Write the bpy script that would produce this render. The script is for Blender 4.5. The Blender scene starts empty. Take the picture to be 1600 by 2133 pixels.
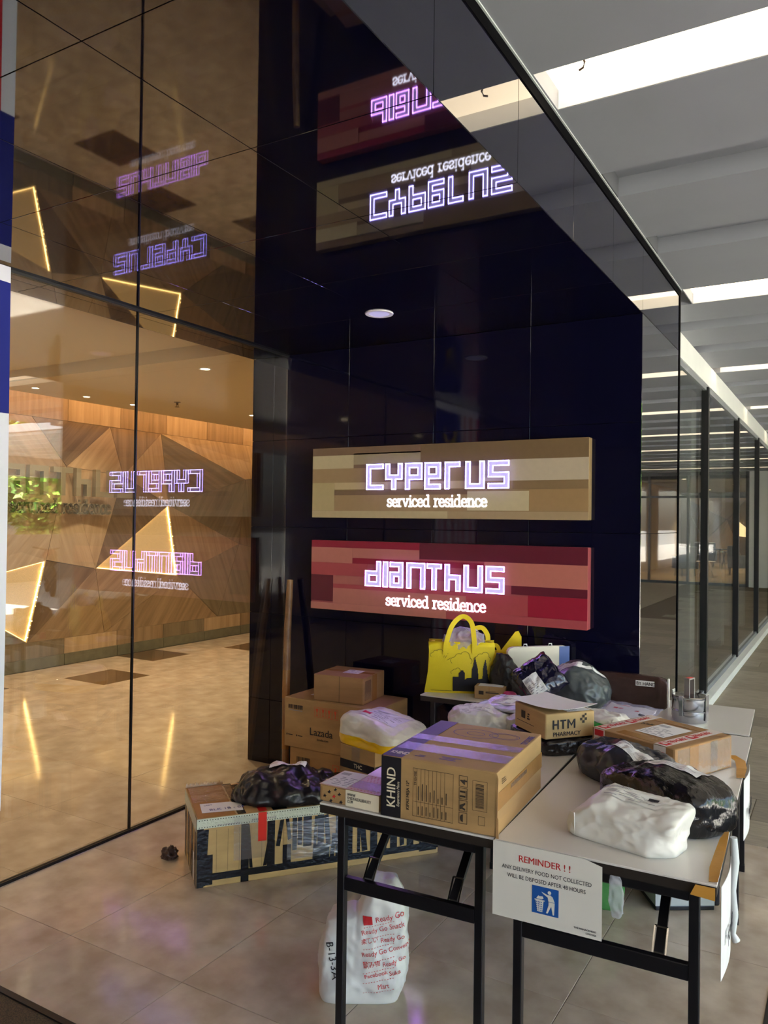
import bpy, bmesh, math, random
from mathutils import Vector, Matrix, noise
random.seed(7)
SC = bpy.context.scene
COL = SC.collection
PI = math.pi

# ------------------------------------------------------------------ camera
HC = 1.6
YAW, PITCH, ROLL, FPX = 0.53272, 0.012281, 0.013228, 1642.42
cd = bpy.data.cameras.new('camera'); cam = bpy.data.objects.new('camera', cd); COL.objects.link(cam)
fw = Vector((-math.sin(YAW)*math.cos(PITCH), math.cos(YAW)*math.cos(PITCH), math.sin(PITCH)))
r0 = Vector((math.cos(YAW), math.sin(YAW), 0)); u0 = r0.cross(fw)
rt = r0*math.cos(ROLL) + u0*math.sin(ROLL); up = -r0*math.sin(ROLL) + u0*math.cos(ROLL)
M = Matrix((rt, up, -fw)).transposed().to_4x4(); M.translation = (0, 0, HC)
cam.matrix_world = M
cd.sensor_fit = 'HORIZONTAL'; cd.sensor_width = 36.0; cd.lens = 36.0*FPX/1600.0
cd.clip_start = 0.02; cd.clip_end = 300
SC.camera = cam

# ------------------------------------------------------------------ world, sun, exposure
W = bpy.data.worlds.new('sky'); SC.world = W; W.use_nodes = True
nt = W.node_tree
sky = nt.nodes.new('ShaderNodeTexSky'); sky.sky_type = 'NISHITA'
sky.sun_disc = False; sky.sun_elevation = math.radians(74); sky.sun_rotation = math.radians(250)
sky.air_density = 1.0; sky.dust_density = 2.5
bg = nt.nodes['Background']; bg.inputs['Strength'].default_value = 1.2
nt.links.new(sky.outputs[0], bg.inputs[0])
sl = bpy.data.lights.new('sun', 'SUN'); sl.energy = 95.0; sl.angle = math.radians(1.0); sl.color = (1, .95, .87)
so = bpy.data.objects.new('sun', sl); COL.objects.link(so); so.rotation_euler = Vector((.26, .08, -.96)).to_track_quat('-Z', 'Y').to_euler(); so.location = (-12, -4, 30)
SC.view_settings.view_transform = 'Standard'; SC.view_settings.look = 'None'
SC.view_settings.exposure = 0.15; SC.view_settings.gamma = 1.0
SC.view_settings.use_curve_mapping = False

# ------------------------------------------------------------------ materials
def lin(c):
    f = lambda v: v/12.92 if v <= .04045 else ((v+.055)/1.055)**2.4
    return tuple(f(v/255.0) for v in c)
MATS = {}
def pmat(name, rgb, rough=.5, metal=0.0, ior=1.45, spec=None, coat=0.0, coat_rough=.05, var=0.0, scale=8.0, rgb2=None,
         bump=0.0, bscale=60.0, objvar=0.0, trans=0.0, alpha=1.0, stretch=None, bdetail=3.0, sheen=0.0, sss=0.0):
    """Principled material: base colour mottled by a noise texture, fine relief by another."""
    if name in MATS: return MATS[name]
    m = bpy.data.materials.new(name); m.use_nodes = True
    n = m.node_tree; b = n.nodes['Principled BSDF']; L = n.links.new
    c1 = lin(rgb); b.inputs['Base Color'].default_value = (*c1, 1)
    b.inputs['Roughness'].default_value = rough; b.inputs['Metallic'].default_value = metal; b.inputs['IOR'].default_value = ior
    if spec is not None: b.inputs['Specular IOR Level'].default_value = spec
    b.inputs['Coat Weight'].default_value = coat; b.inputs['Coat Roughness'].default_value = coat_rough
    b.inputs['Transmission Weight'].default_value = trans; b.inputs['Alpha'].default_value = alpha
    if sss:
        b.inputs['Subsurface Weight'].default_value = sss; b.inputs['Subsurface Scale'].default_value = .02
    tc = n.nodes.new('ShaderNodeTexCoord'); mp = n.nodes.new('ShaderNodeMapping')
    L(tc.outputs['Object'], mp.inputs[0])
    if stretch: mp.inputs['Scale'].default_value = stretch
    last = None
    if var or rgb2:
        nz = n.nodes.new('ShaderNodeTexNoise'); nz.inputs['Scale'].default_value = scale; nz.inputs['Detail'].default_value = 6
        L(mp.outputs[0], nz.inputs['Vector'])
        cr = n.nodes.new('ShaderNodeValToRGB')
        c2 = lin(rgb2) if rgb2 else tuple(x*(1-var) for x in c1)
        cr.color_ramp.elements[0].position = .35; cr.color_ramp.elements[1].position = .68
        cr.color_ramp.elements[0].color = (*c2, 1); cr.color_ramp.elements[1].color = (*c1, 1)
        L(nz.outputs['Fac'], cr.inputs[0]); last = cr.outputs[0]
    if objvar:
        oi = n.nodes.new('ShaderNodeObjectInfo'); hs = n.nodes.new('ShaderNodeHueSaturation')
        mr = n.nodes.new('ShaderNodeMapRange'); mr.inputs['To Min'].default_value = 1-objvar; mr.inputs['To Max'].default_value = 1+objvar*.6
        L(oi.outputs['Random'], mr.inputs['Value']); L(mr.outputs[0], hs.inputs['Value'])
        if last: L(last, hs.inputs['Color'])
        else: hs.inputs['Color'].default_value = (*c1, 1)
        last = hs.outputs[0]
    if last: L(last, b.inputs['Base Color'])
    if bump:
        nb = n.nodes.new('ShaderNodeTexNoise'); nb.inputs['Scale'].default_value = bscale; nb.inputs['Detail'].default_value = bdetail
        L(mp.outputs[0], nb.inputs['Vector'])
        bp = n.nodes.new('ShaderNodeBump'); bp.inputs['Strength'].default_value = bump; bp.inputs['Distance'].default_value = .01
        L(nb.outputs['Fac'], bp.inputs['Height']); L(bp.outputs[0], b.inputs['Normal'])
    MATS[name] = m; return m
def emat(name, rgb, strength, raw=False):
    if name in MATS: return MATS[name]
    m = bpy.data.materials.new(name); m.use_nodes = True; n = m.node_tree
    b = n.nodes['Principled BSDF']; c = rgb if raw else lin(rgb)
    b.inputs['Base Color'].default_value = (.6, .6, .6, 1); b.inputs['Roughness'].default_value = .4
    b.inputs['Emission Color'].default_value = (*c, 1); b.inputs['Emission Strength'].default_value = strength
    MATS[name] = m; return m
def glassmat(name, tint, ior=1.5, refl=1.0, rough=0.0, clear=1.0):
    """Thin pane: tinted see-through plus a Fresnel mirror reflection."""
    if name in MATS: return MATS[name]
    m = bpy.data.materials.new(name); m.use_nodes = True; n = m.node_tree; n.nodes.clear(); L = n.links.new
    o = n.nodes.new('ShaderNodeOutputMaterial'); mx = n.nodes.new('ShaderNodeMixShader')
    t = n.nodes.new('ShaderNodeBsdfTransparent'); t.inputs[0].default_value = (*tint, 1)
    g = n.nodes.new('ShaderNodeBsdfGlossy'); g.inputs['Roughness'].default_value = rough; g.inputs[0].default_value = (refl, refl, refl, 1)
    f = n.nodes.new('ShaderNodeFresnel'); ge = n.nodes.new('ShaderNodeNewGeometry'); mv = n.nodes.new('ShaderNodeMapRange')
    mv.inputs['To Min'].default_value = ior; mv.inputs['To Max'].default_value = 1/ior   # same reflectance from both sides of the pane
    L(ge.outputs['Backfacing'], mv.inputs['Value']); L(mv.outputs[0], f.inputs[0])
    L(f.outputs[0], mx.inputs[0]); L(t.outputs[0], mx.inputs[1]); L(g.outputs[0], mx.inputs[2]); L(mx.outputs[0], o.inputs[0])
    MATS[name] = m; return m
def filmmat(name, tint=(.9, .9, .92), milk=.12, rgb=(235, 235, 240), rough=.12, bump=.6, bscale=30):
    """Clear plastic film: mostly see-through, a little milky, with wrinkled highlights."""
    if name in MATS: return MATS[name]
    m = bpy.data.materials.new(name); m.use_nodes = True; n = m.node_tree; n.nodes.clear(); L = n.links.new
    o = n.nodes.new('ShaderNodeOutputMaterial'); mx = n.nodes.new('ShaderNodeMixShader')
    t = n.nodes.new('ShaderNodeBsdfTransparent'); t.inputs[0].default_value = (*tint, 1)
    p = n.nodes.new('ShaderNodeBsdfPrincipled'); p.inputs['Base Color'].default_value = (*lin(rgb), 1); p.inputs['Roughness'].default_value = rough
    nb = n.nodes.new('ShaderNodeTexNoise'); nb.inputs['Scale'].default_value = bscale; nb.inputs['Detail'].default_value = 4
    tc = n.nodes.new('ShaderNodeTexCoord'); L(tc.outputs['Object'], nb.inputs['Vector'])
    bp = n.nodes.new('ShaderNodeBump'); bp.inputs['Strength'].default_value = bump; bp.inputs['Distance'].default_value = .01
    L(nb.outputs['Fac'], bp.inputs['Height']); L(bp.outputs[0], p.inputs['Normal'])
    mx.inputs[0].default_value = milk
    L(t.outputs[0], mx.inputs[1]); L(p.outputs[0], mx.inputs[2]); L(mx.outputs[0], o.inputs[0])
    MATS[name] = m; return m
def shinefilm(name, milk=.03, ior=1.9, rough=.13, bump=.32, bscale=60, stretch=(.5, 3, 1)):
    """Clear tape: see-through, a Fresnel shine broken up by fine wrinkles."""
    m = bpy.data.materials.new(name); m.use_nodes = True; n = m.node_tree; n.nodes.clear(); L = n.links.new
    o = n.nodes.new('ShaderNodeOutputMaterial'); mx = n.nodes.new('ShaderNodeMixShader'); m2 = n.nodes.new('ShaderNodeMixShader')
    t = n.nodes.new('ShaderNodeBsdfTransparent'); g = n.nodes.new('ShaderNodeBsdfGlossy'); g.inputs['Roughness'].default_value = rough
    d = n.nodes.new('ShaderNodeBsdfDiffuse'); d.inputs[0].default_value = (.8, .8, .8, 1)
    tc = n.nodes.new('ShaderNodeTexCoord'); mp = n.nodes.new('ShaderNodeMapping'); mp.inputs['Scale'].default_value = stretch; L(tc.outputs['Object'], mp.inputs[0])
    nb = n.nodes.new('ShaderNodeTexNoise'); nb.inputs['Scale'].default_value = bscale; nb.inputs['Detail'].default_value = 5; L(mp.outputs[0], nb.inputs['Vector'])
    bp = n.nodes.new('ShaderNodeBump'); bp.inputs['Strength'].default_value = bump; bp.inputs['Distance'].default_value = .012; L(nb.outputs['Fac'], bp.inputs['Height'])
    f = n.nodes.new('ShaderNodeFresnel'); L(bp.outputs[0], g.inputs['Normal'])
    ge = n.nodes.new('ShaderNodeNewGeometry'); mv = n.nodes.new('ShaderNodeMapRange'); mv.inputs['To Min'].default_value = ior; mv.inputs['To Max'].default_value = 1/ior
    L(ge.outputs['Backfacing'], mv.inputs['Value']); L(mv.outputs[0], f.inputs[0])
    m2.inputs[0].default_value = milk; L(t.outputs[0], m2.inputs[1]); L(d.outputs[0], m2.inputs[2])
    L(f.outputs[0], mx.inputs[0]); L(m2.outputs[0], mx.inputs[1]); L(g.outputs[0], mx.inputs[2]); L(mx.outputs[0], o.inputs[0])
    MATS[name] = m; return m
def woodmat(name, rgb, rgb2, rough=.42):
    """Straight-grained veneer, grain along local Y of the texture space given by the object's own axes."""
    if name in MATS: return MATS[name]
    m = bpy.data.materials.new(name); m.use_nodes = True; n = m.node_tree; L = n.links.new; b = n.nodes['Principled BSDF']
    tc = n.nodes.new('ShaderNodeTexCoord'); mp = n.nodes.new('ShaderNodeMapping'); mp.inputs['Scale'].default_value = (9, .55, 9)
    L(tc.outputs['UV'], mp.inputs[0])
    nz = n.nodes.new('ShaderNodeTexNoise'); nz.inputs['Scale'].default_value = 1.6; nz.inputs['Detail'].default_value = 5; nz.inputs['Roughness'].default_value = .6
    L(mp.outputs[0], nz.inputs['Vector'])
    cr = n.nodes.new('ShaderNodeValToRGB'); cr.color_ramp.elements[0].position = .36; cr.color_ramp.elements[1].position = .64
    cr.color_ramp.elements[0].color = (*lin(rgb2), 1); cr.color_ramp.elements[1].color = (*lin(rgb), 1)
    L(nz.outputs['Fac'], cr.inputs[0]); L(cr.outputs[0], b.inputs['Base Color'])
    b.inputs['Roughness'].default_value = rough
    MATS[name] = m; return m

# ------------------------------------------------------------------ mesh helpers
class MB:
    def __init__(s): s.v = []; s.f = []; s.uv = None
    def add(s, vs, fs):
        k = len(s.v); s.v += [tuple(p) for p in vs]; s.f += [tuple(i+k for i in f) for f in fs]; return s
    def box(s, x0, x1, y0, y1, z0, z1):
        return s.add([(x0,y0,z0),(x1,y0,z0),(x1,y1,z0),(x0,y1,z0),(x0,y0,z1),(x1,y0,z1),(x1,y1,z1),(x0,y1,z1)],
                     [(0,3,2,1),(4,5,6,7),(0,1,5,4),(1,2,6,5),(2,3,7,6),(3,0,4,7)])
    def bar(s, a, b, w, h=None, ref=(0,0,1)):
        """square bar from a to b"""
        a = Vector(a); b = Vector(b); h = h or w; d = (b-a).normalized(); ref = Vector(ref)
        if abs(d.dot(ref)) > .95: ref = Vector((1,0,0)) if abs(d.x) < .9 else Vector((0,1,0))
        p = d.cross(ref).normalized()*w/2; q = p.cross(d).normalized()*h/2
        vs = [a-p-q, a+p-q, a+p+q, a-p+q, b-p-q, b+p-q, b+p+q, b-p+q]
        return s.add(vs, [(0,3,2,1),(4,5,6,7),(0,1,5,4),(1,2,6,5),(2,3,7,6),(3,0,4,7)])
    def tube(s, pts, r, n=10, cap=True):
        pts = [Vector(p) for p in pts]; k = len(s.v); rs = r if isinstance(r, (list, tuple)) else [r]*len(pts)
        for i, p in enumerate(pts):
            d = (pts[min(i+1, len(pts)-1)]-pts[max(i-1, 0)]).normalized()
            ref = Vector((0,0,1)) if abs(d.z) < .9 else Vector((1,0,0))
            a = d.cross(ref).normalized(); b2 = a.cross(d)
            for j in range(n):
                t = 2*PI*j/n; s.v.append(tuple(p+(a*math.cos(t)+b2*math.sin(t))*rs[i]))
        for i in range(len(pts)-1):
            for j in range(n):
                s.f.append((k+i*n+j, k+i*n+(j+1) % n, k+(i+1)*n+(j+1) % n, k+(i+1)*n+j))
        if cap:
            s.f.append(tuple(k+j for j in range(n))[::-1]); s.f.append(tuple(k+(len(pts)-1)*n+j for j in range(n)))
        return s
    def lathe(s, prof, n=32, c=(0,0,0)):
        k = len(s.v)
        for r, z in prof:
            for j in range(n):
                t = 2*PI*j/n; s.v.append((c[0]+r*math.cos(t), c[1]+r*math.sin(t), c[2]+z))
        for i in range(len(prof)-1):
            for j in range(n): s.f.append((k+i*n+j, k+i*n+(j+1) % n, k+(i+1)*n+(j+1) % n, k+(i+1)*n+j))
        if prof[0][0] > 1e-6: s.f.append(tuple(k+j for j in range(n))[::-1])
        if prof[-1][0] > 1e-6: s.f.append(tuple(k+(len(prof)-1)*n+j for j in range(n)))
        return s
    def prism(s, poly, fn, d):
        """poly of 2-D points, fn maps (u,v,w) to 3-D, thickness d along w"""
        n = len(poly); k = len(s.v)
        s.v += [tuple(fn(u, v, 0)) for u, v in poly] + [tuple(fn(u, v, d)) for u, v in poly]
        s.f.append(tuple(k+i for i in range(n))[::-1]); s.f.append(tuple(k+n+i for i in range(n)))
        for i in range(n): s.f.append((k+i, k+(i+1) % n, k+n+(i+1) % n, k+n+i))
        return s
    def build(s, name, mat, parent=None, smooth=False, bevel=0.0, loc=None, rotz=0.0, seg=2):
        me = bpy.data.meshes.new(name); me.from_pydata(s.v, [], s.f); me.update()
        bm = bmesh.new(); bm.from_mesh(me); bmesh.ops.recalc_face_normals(bm, faces=bm.faces)
        if bevel: bmesh.ops.bevel(bm, geom=list(bm.edges), offset=bevel, segments=seg, profile=.5, affect='EDGES', clamp_overlap=True)
        bm.to_mesh(me); bm.free()
        if mat: me.materials.append(mat)
        if smooth:
            for p in me.polygons: p.use_smooth = True
            try: me.set_sharp_from_angle(angle=math.radians(40))
            except Exception: pass
        o = bpy.data.objects.new(name, me); COL.objects.link(o)
        if parent: o.parent = parent
        if loc is not None: o.location = loc
        o.rotation_euler.z = rotz
        return o
def tag(o, label, cat, group=None):
    o['label'] = label; o['category'] = cat
    if group: o['group'] = group
    return o
def thing(name, label, cat, loc=(0,0,0), rotz=0.0, group=None):
    o = bpy.data.objects.new(name, None); COL.objects.link(o); o.location = loc; o.rotation_euler.z = rotz
    o.empty_display_size = .1
    return tag(o, label, cat, group)
def struct(o): o['kind'] = 'structure'; return o
def inst(src, parent, loc=None, name=None):
    c = src.copy(); COL.objects.link(c); c.parent = parent
    if loc is not None: c.location = loc
    return c
def text_mesh(name, body, size, mat, parent, mw, depth=.0006, align='LEFT', bold=0.0, sx=1.0, shear=0.0, space=1.0):
    """flat lettering; mw is the matrix (in parent space) whose x runs along the line and y up the letters"""
    cu = bpy.data.curves.new(name, 'FONT'); cu.body = body; cu.size = size; cu.align_x = align; cu.extrude = depth
    twin = bold > 0 and any(c in body for c in 'MNWKAVXYZ')     # sharp inner corners: thicken by a second print instead
    cu.offset = 0 if twin else bold*size; cu.resolution_u = 3; cu.shear = shear; cu.space_character = space
    tmp = bpy.data.objects.new('tmp_text', cu); COL.objects.link(tmp)
    me = bpy.data.meshes.new_from_object(tmp.evaluated_get(bpy.context.evaluated_depsgraph_get()))
    bpy.data.objects.remove(tmp); bpy.data.curves.remove(cu)
    me.name = name; me.materials.clear(); me.materials.append(mat)
    if twin:
        bm = bmesh.new(); bm.from_mesh(me); g = bmesh.ops.duplicate(bm, geom=list(bm.verts)+list(bm.edges)+list(bm.faces))
        for e in g['geom']:
            if isinstance(e, bmesh.types.BMVert): e.co += Vector((max(bold, .006)*size*4.5, 0, .00005))
        bm.to_mesh(me); bm.free()
    if sx != 1.0:
        for v in me.vertices: v.co.x *= sx
    o = bpy.data.objects.new(name, me); COL.objects.link(o); o.parent = parent; o.matrix_local = mw
    return o
def frame_matrix(o, ux, uy, uz=None):
    ux = Vector(ux).normalized(); uy = Vector(uy).normalized(); uz = ux.cross(uy)
    m = Matrix((ux, uy, uz)).transposed().to_4x4(); m.translation = o; return m
def noise_v(p, s=0): return noise.noise(Vector((p[0]+s*13.1, p[1]-s*7.7, p[2]+s*3.3)))
def ridged(p, s=0): return 1-abs(noise_v(p, s))*2.0

# ------------------------------------------------------------------ dimensions of the place
XG, XR, XI = -3.16, -.907, -3.45       # entrance glass, right face of the portal, inner end of the portal
YB, YE = 4.1, 5.12                     # sign wall face, its back
ZS, ZT = 2.677, 3.06                   # soffit, corridor ceiling
XF, ZL = -7.34, 2.82                   # lobby feature wall, lobby ceiling
XW = -1.12                             # corridor glazing
TT = .742                              # table top

BLK_S = pmat('black_mirror_glass', (11, 11, 26), rough=.025, ior=1.9, bump=.004, bscale=1.2)  # navy in the base colour stands for the blue haze around the signs
BLK_R = pmat('black_coated_glass', (20, 20, 24), rough=.025, ior=1.9, coat=1.0, coat_rough=.02)
BLK_R.node_tree.nodes['Principled BSDF'].inputs['Coat IOR'].default_value = 1.9
BLK_W = pmat('black_polished_stone', (13, 13, 36), rough=.05, ior=1.38, var=.3, scale=40)  # black stone, its navy tint painted in for the neon's blue cast
JOINT = pmat('dark_sealant', (16, 15, 20), rough=.5)
BLKM = pmat('black_frame_metal', (18, 18, 21), rough=.35)
CEIL = pmat('painted_plaster', (136, 139, 146), rough=.7, var=.05, scale=3)
WHITE = pmat('white_paint', (226, 227, 224), rough=.55, var=.04, scale=5)
MARB = pmat('polished_beige_marble', (206, 190, 170), rough=.10, ior=1.52, rgb2=(176, 158, 138), scale=5.5, objvar=.08)
MARD = pmat('polished_brown_marble', (104, 84, 62), rough=.13, ior=1.5, rgb2=(84, 66, 48), scale=6)
GROUT = pmat('grout', (96, 84, 70), rough=.8)
PAV = pmat('grey_stone_paver', (150, 138, 120), rough=.6, rgb2=(128, 118, 104), scale=7, objvar=.22, stretch=(1, 5, 1), bump=.05, bscale=90)
GRAN = pmat('dark_speckled_granite', (34, 29, 22), rough=.6, rgb2=(92, 78, 52), scale=220)

# floors -------------------------------------------------------------
fl = struct(MB().box(-7.6, -.228, -3.0, 12.0, -.10, -.004).build('floor', GROUT))
tile_cache = {}
def slab(name, w, d, mat, parent, x, y, z=0.0, t=.02, gap=.0022, bev=.0012):
    key = (round(w, 3), round(d, 3), mat.name)
    if key not in tile_cache:
        o = MB().box(gap/2, w-gap/2, gap/2, d-gap/2, -t, 0).build(name, mat, parent, bevel=bev, seg=1); tile_cache[key] = o
        o.location = (x, y, z); return o
    o = inst(tile_cache[key], parent, (x, y, z)); return o
for i in range(5):
    for j in range(5):
        x = -3.143+.583*i; y = 1.43+.59*j
        if j == 0: slab('tile', .583, .343, MARB, fl, x, 1.677)
        else: slab('tile', .583, .59, MARB, fl, x, y)
LXS = [-7.31+.585*i for i in range(8)]          # lobby tiles
for i, x in enumerate(LXS):
    for j in range(-12, 8):
        y = 5.17+.585*j
        w = .585 if i < 7 else (-3.143-x)
        if w < .03: continue
        dark = (i == 1 and j % 4 == 0) or (i == 0 and j % 4 == 2)
        slab('tile', w, .585, MARD if dark else MARB, fl, x, y)
# corridor paving
fc = struct(MB().box(XW, 4.6, 4.38, 26, -.1, -.006).build('floor_corridor', GROUT))
rnd = random.Random(3)
for j in range(46):
    y = 4.38+.372*j; x = XW-rnd.random()*.5
    while x < 1.6 if j < 26 else x < .4:
        w = rnd.choice((.6, .75, .9)); x0 = max(x, XW); x1 = x+w
        if x1-x0 > .05: slab('paver', round(x1-x0, 2) if x0 == XW else w, .372, PAV, fc, x0, y)
        x = x1
slabfar = MB().box(1.6, 4.6, 4.38, 26, -.05, -.0005).build('paving_field', PAV, fc); slabfar['kind'] = 'stuff'
gm = struct(MB().box(-3.16, 4.6, -6, 1.665, -.1, -.001).box(-.205, 4.6, 1.665, 4.37, -.1, -.001).build('floor_entrance', GRAN))
struct(MB().box(-3.14, -.205, 1.655, 1.677, -.03, .004).box(-.228, -.205, 1.655, 4.38, -.03, .004).build('trim_1', BLKM))

# portal: soffit, sign wall, end faces ------------------------------
sof = struct(MB().box(XI+.01, XR-.012, -3, YB+.3, ZS+.012, ZS+.05).build('ceiling_entrance', JOINT))
ys = [4.1-.586*k for k in range(13)]
xs = [-.907, -1.5, -2.09, -2.68, -3.27, XI]
for a in range(5):
    for k in range(12):
        w = xs[a]-xs[a+1]
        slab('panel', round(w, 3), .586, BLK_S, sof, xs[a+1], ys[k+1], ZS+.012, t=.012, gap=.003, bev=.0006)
wb = struct(MB().box(XI+.012, XR-.012, YB+.012, YE-.01, 0, ZS+.02).build('wall_back', JOINT))
zs = [0, .42, .987, 1.556, 2.125, ZS]
def vpanel(axis, a0, a1, z0, z1, at, t, mat, parent, gap=.0025):
    m = MB()
    if axis == 'y': m.box(a0+gap/2, a1-gap/2, at, at+t, z0+gap/2, z1-gap/2)
    else: m.box(at-t, at, a0+gap/2, a1-gap/2, z0+gap/2, z1-gap/2)
    return m.build('panel', mat, parent, bevel=.0007, seg=1)
for a in range(5):
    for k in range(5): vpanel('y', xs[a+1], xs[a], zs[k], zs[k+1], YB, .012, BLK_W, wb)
for k in range(2):    # inner end and back of the wall block
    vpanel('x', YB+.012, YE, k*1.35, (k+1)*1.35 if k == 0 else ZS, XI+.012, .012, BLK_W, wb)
# right face: wall end and fascia, mirror-polished
wr = struct(MB().box(XR-.2, XR-.012, YB+.014, YE-.02, 0, ZT).build('wall_right', JOINT))
for z0, z1 in ((0, 1.556), (1.556, ZS)):
    vpanel('x', YB, YE-.03, z0, z1, XR, .012, BLK_R, wr)
fa = struct(MB().box(XR-.2, XR-.012, -3, YE-.03, ZS+.05, ZT).build('wall_fascia', JOINT))
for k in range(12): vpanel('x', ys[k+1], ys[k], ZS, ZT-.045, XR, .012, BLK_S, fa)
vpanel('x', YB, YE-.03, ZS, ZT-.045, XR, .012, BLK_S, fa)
struct(MB().box(XR-.03, XR+.004, -3, YE, ZT-.045, ZT+.002).box(XR-.03, XR+.004, YE-.03, YE, 0, ZT-.045).build('trim_2', pmat('shadow_gap_black', (7, 7, 9), rough=.95, spec=.05)))  # solid black strip standing in for the shadow gap below the ceiling
struct(MB().box(XR+.004, XR+.010, -3, YE, ZT-.005, ZT+.01).build('trim_3', pmat('pale_edge', (170, 180, 178), rough=.3)))

# entrance glazing ---------------------------------------------------
GL = glassmat('clear_glass', (.95, .95, .93), ior=1.62)
gw = struct(MB().box(XG-.012, XG+.012, -3, YB, -.004, .014).box(XG-.012, XG+.012, -3, YB, ZS-.012, ZS).build('wall_left', BLKM))
jy = [4.098, 2.836, 1.575, .314, -.947, -3.0]
for k in range(5):
    g = MB().box(XG-.006, XG+.006, jy[k+1]+.004, jy[k]-.004, .014, ZS-.012).build('pane', GL, gw)
    MB().box(XG-.007, XG+.007, jy[k+1]-.004, jy[k+1]+.004, .014, ZS-.012).build('glass_joint', BLKM, gw)

# corridor ceiling with light slots ---------------------------------
slots = []
for k in range(-2, 8):
    b = 2.43+2.687*k
    slots += [(b, b+.255, True), (b+.835, b+1.1, False), (b+1.67, b+1.945, False)]
slots = [(a, b if abs(a-5.117) > .01 else 5.48, l) for a, b, l in slots]
X1 = 4.6
cm = MB(); prev = -6.0
for a, b, l in slots:
    cm.box(XI, X1, prev, a, ZT, ZT+.085) if a > YE else cm.box(XR, X1, prev, a, ZT, ZT+.085)
    if a < YE < b: pass
    prev = b
for a, b, l in slots:
    if a < YE and l: cm.box(XR+.010, XR+.016, a, b, ZT, ZT+.085)
cm.box(XI, X1, prev, 26, ZT, ZT+.085)
cm.box(XI, X1, -6, 26, ZT+.085, ZT+.2)
cl = struct(cm.build('ceiling', CEIL))
for a, b, l in slots:
    if a < YE and not l: MB().box(XR+.010, XR+.016, a, b, ZT, ZT+.085).build('slot_end', pmat('slot_shade_grey', (74, 76, 80), rough=.8), cl)  # caps of unlit slots painted grey to imitate the slot's shade
LED = emat('warm_slot_light', (255, 230, 192), 3.4)
n = 0
for a, b, l in slots:
    if not l: continue
    xa = XR+.017 if a < YE else XW+.06
    t = MB().box(xa, X1-.2, a+.002, b-.002, ZT+.07, ZT+.084).build('slot_light', LED)
    for y0_, y1_ in ((a, a+.004), (b-.004, b)): MB().box(xa, X1-.2, y0_, y1_, ZT+.002, ZT+.07).build('slot_lining', WHITE, cl)
    n += 1
    ordn = ['furthest behind the viewer', 'just behind the viewer', 'nearest, above the tables', 'just past the sign wall corner', 'second past the sign wall', 'third past the sign wall',
            'fourth past the sign wall', 'fifth past the sign wall', 'sixth past the sign wall', 'last before the far lounge'][n-1]
    tag(t, 'warm light strip in the corridor ceiling slot ' + ordn, 'ceiling light', 'corridor slot lights')

# corridor glazing on the right -------------------------------------
GR = glassmat('corridor_glass', (.80, .82, .82), ior=1.75)
FRG = pmat('grey_frame', (120, 124, 128), rough=.45)
rw = struct(MB().box(XW-.06, XW+.08, YE, 26, 0, .075).build('baseboard_right', WHITE))
bh = struct(MB().box(XW-.06, XW+.02, YE, 26, 2.87, ZT).build('trim_4', WHITE))
fr = struct(MB().box(XW-.05, XW+.012, YE, 26, .075, .125).box(XW-.05, XW+.012, YE, 26, 2.82, 2.87).build('window_1', FRG))
my = [YE+.02, 7.6, 9.92, 12.27, 14.56, 16.9, 19.2, 21.5, 23.8]
for k, y in enumerate(my):
    if k: MB().box(XW-.04, XW+.03, y-.035, y+.035, .1, 2.85).build('mullion', BLKM, fr)
    y2 = my[k+1] if k+1 < len(my) else 26
    MB().box(XW-.012, XW, y+.03, y2-.03, .11, 2.84).build('pane', GR, fr)
# dim room behind that glazing
struct(MB().box(-3.30, -3.20, YE, 26, 0, ZT).build('wall_partition', pmat('grey_partition', (150, 146, 138), rough=.7)))
struct(MB().box(-3.2, XW-.06, YE, 26, -.08, -.002).build('floor_room', pmat('room_floor', (110, 100, 88), rough=.4)))
for k, y in enumerate((6.35, 8.9, 11.3, 13.8)):
    c = struct(MB().box(-1.75, -1.45, y, y+.3, 0, ZT-.001).build('trim_%d' % (5+k), WHITE, bevel=.004))

# lobby shell --------------------------------------------------------
LCE = pmat('lobby_ceiling_paint', (214, 196, 160), rough=.7)
lm = MB().box(-6.95, XI, -3, 4.05, ZL, ZL+.12).box(-6.95, XI, 4.41, 12, ZL, ZL+.12).box(-6.95, XI, 4.05, 4.41, ZL+.10, ZL+.14)
struct(lm.build('ceiling_lobby', LCE))
struct(MB().box(XI, XI+.02, -3, 4.1, ZS, ZL+.2).build('trim_9', pmat('brown_bulkhead', (96, 80, 62), rough=.4)))
struct(MB().box(-7.6, XF+.2, -3, 12, ZL+.35, ZL+.4).build('trim_10', LCE))
struct(MB().box(-7.6, XI, 12, 12.1, 0, 3.3).box(XI-.1, XI, YE, 12, 0, 3.3).build('wall_lobby_end', pmat('lobby_plaster', (190, 170, 136), rough=.7)))
struct(MB().box(-7.6, XI, -3.1, -3.0, 0, 3.3).build('wall_lobby_near', MATS['lobby_plaster']))
struct(MB().box(-8.2, 4.9, -6.4, 38.2, 3.45, 3.6).build('ceiling_light_block', CEIL))  # unseen slab added to stop sun and sky leaking in from above
struct(MB().box(-8.2, -8.1, -6.4, 38, 0, 3.45).box(-8.2, 4.7, -6.5, -6.3, 0, 3.45).box(-8.2, -.3, 26, 26.1, 0, 3.45).build('wall_light_block', pmat('light_block_grey', (150, 146, 140), rough=.8)))  # unseen walls added with the slab to keep stray daylight out
# closing walls behind the camera
struct(MB().box(XI, 4.6, -6.1, -6, 0, ZT).build('wall_behind', pmat('far_end_wall', (84, 80, 76), rough=.6)))
struct(MB().box(XI, XR, -3.1, -3.0, 0, ZT).build('wall_entrance_near', MATS['far_end_wall']))

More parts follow.
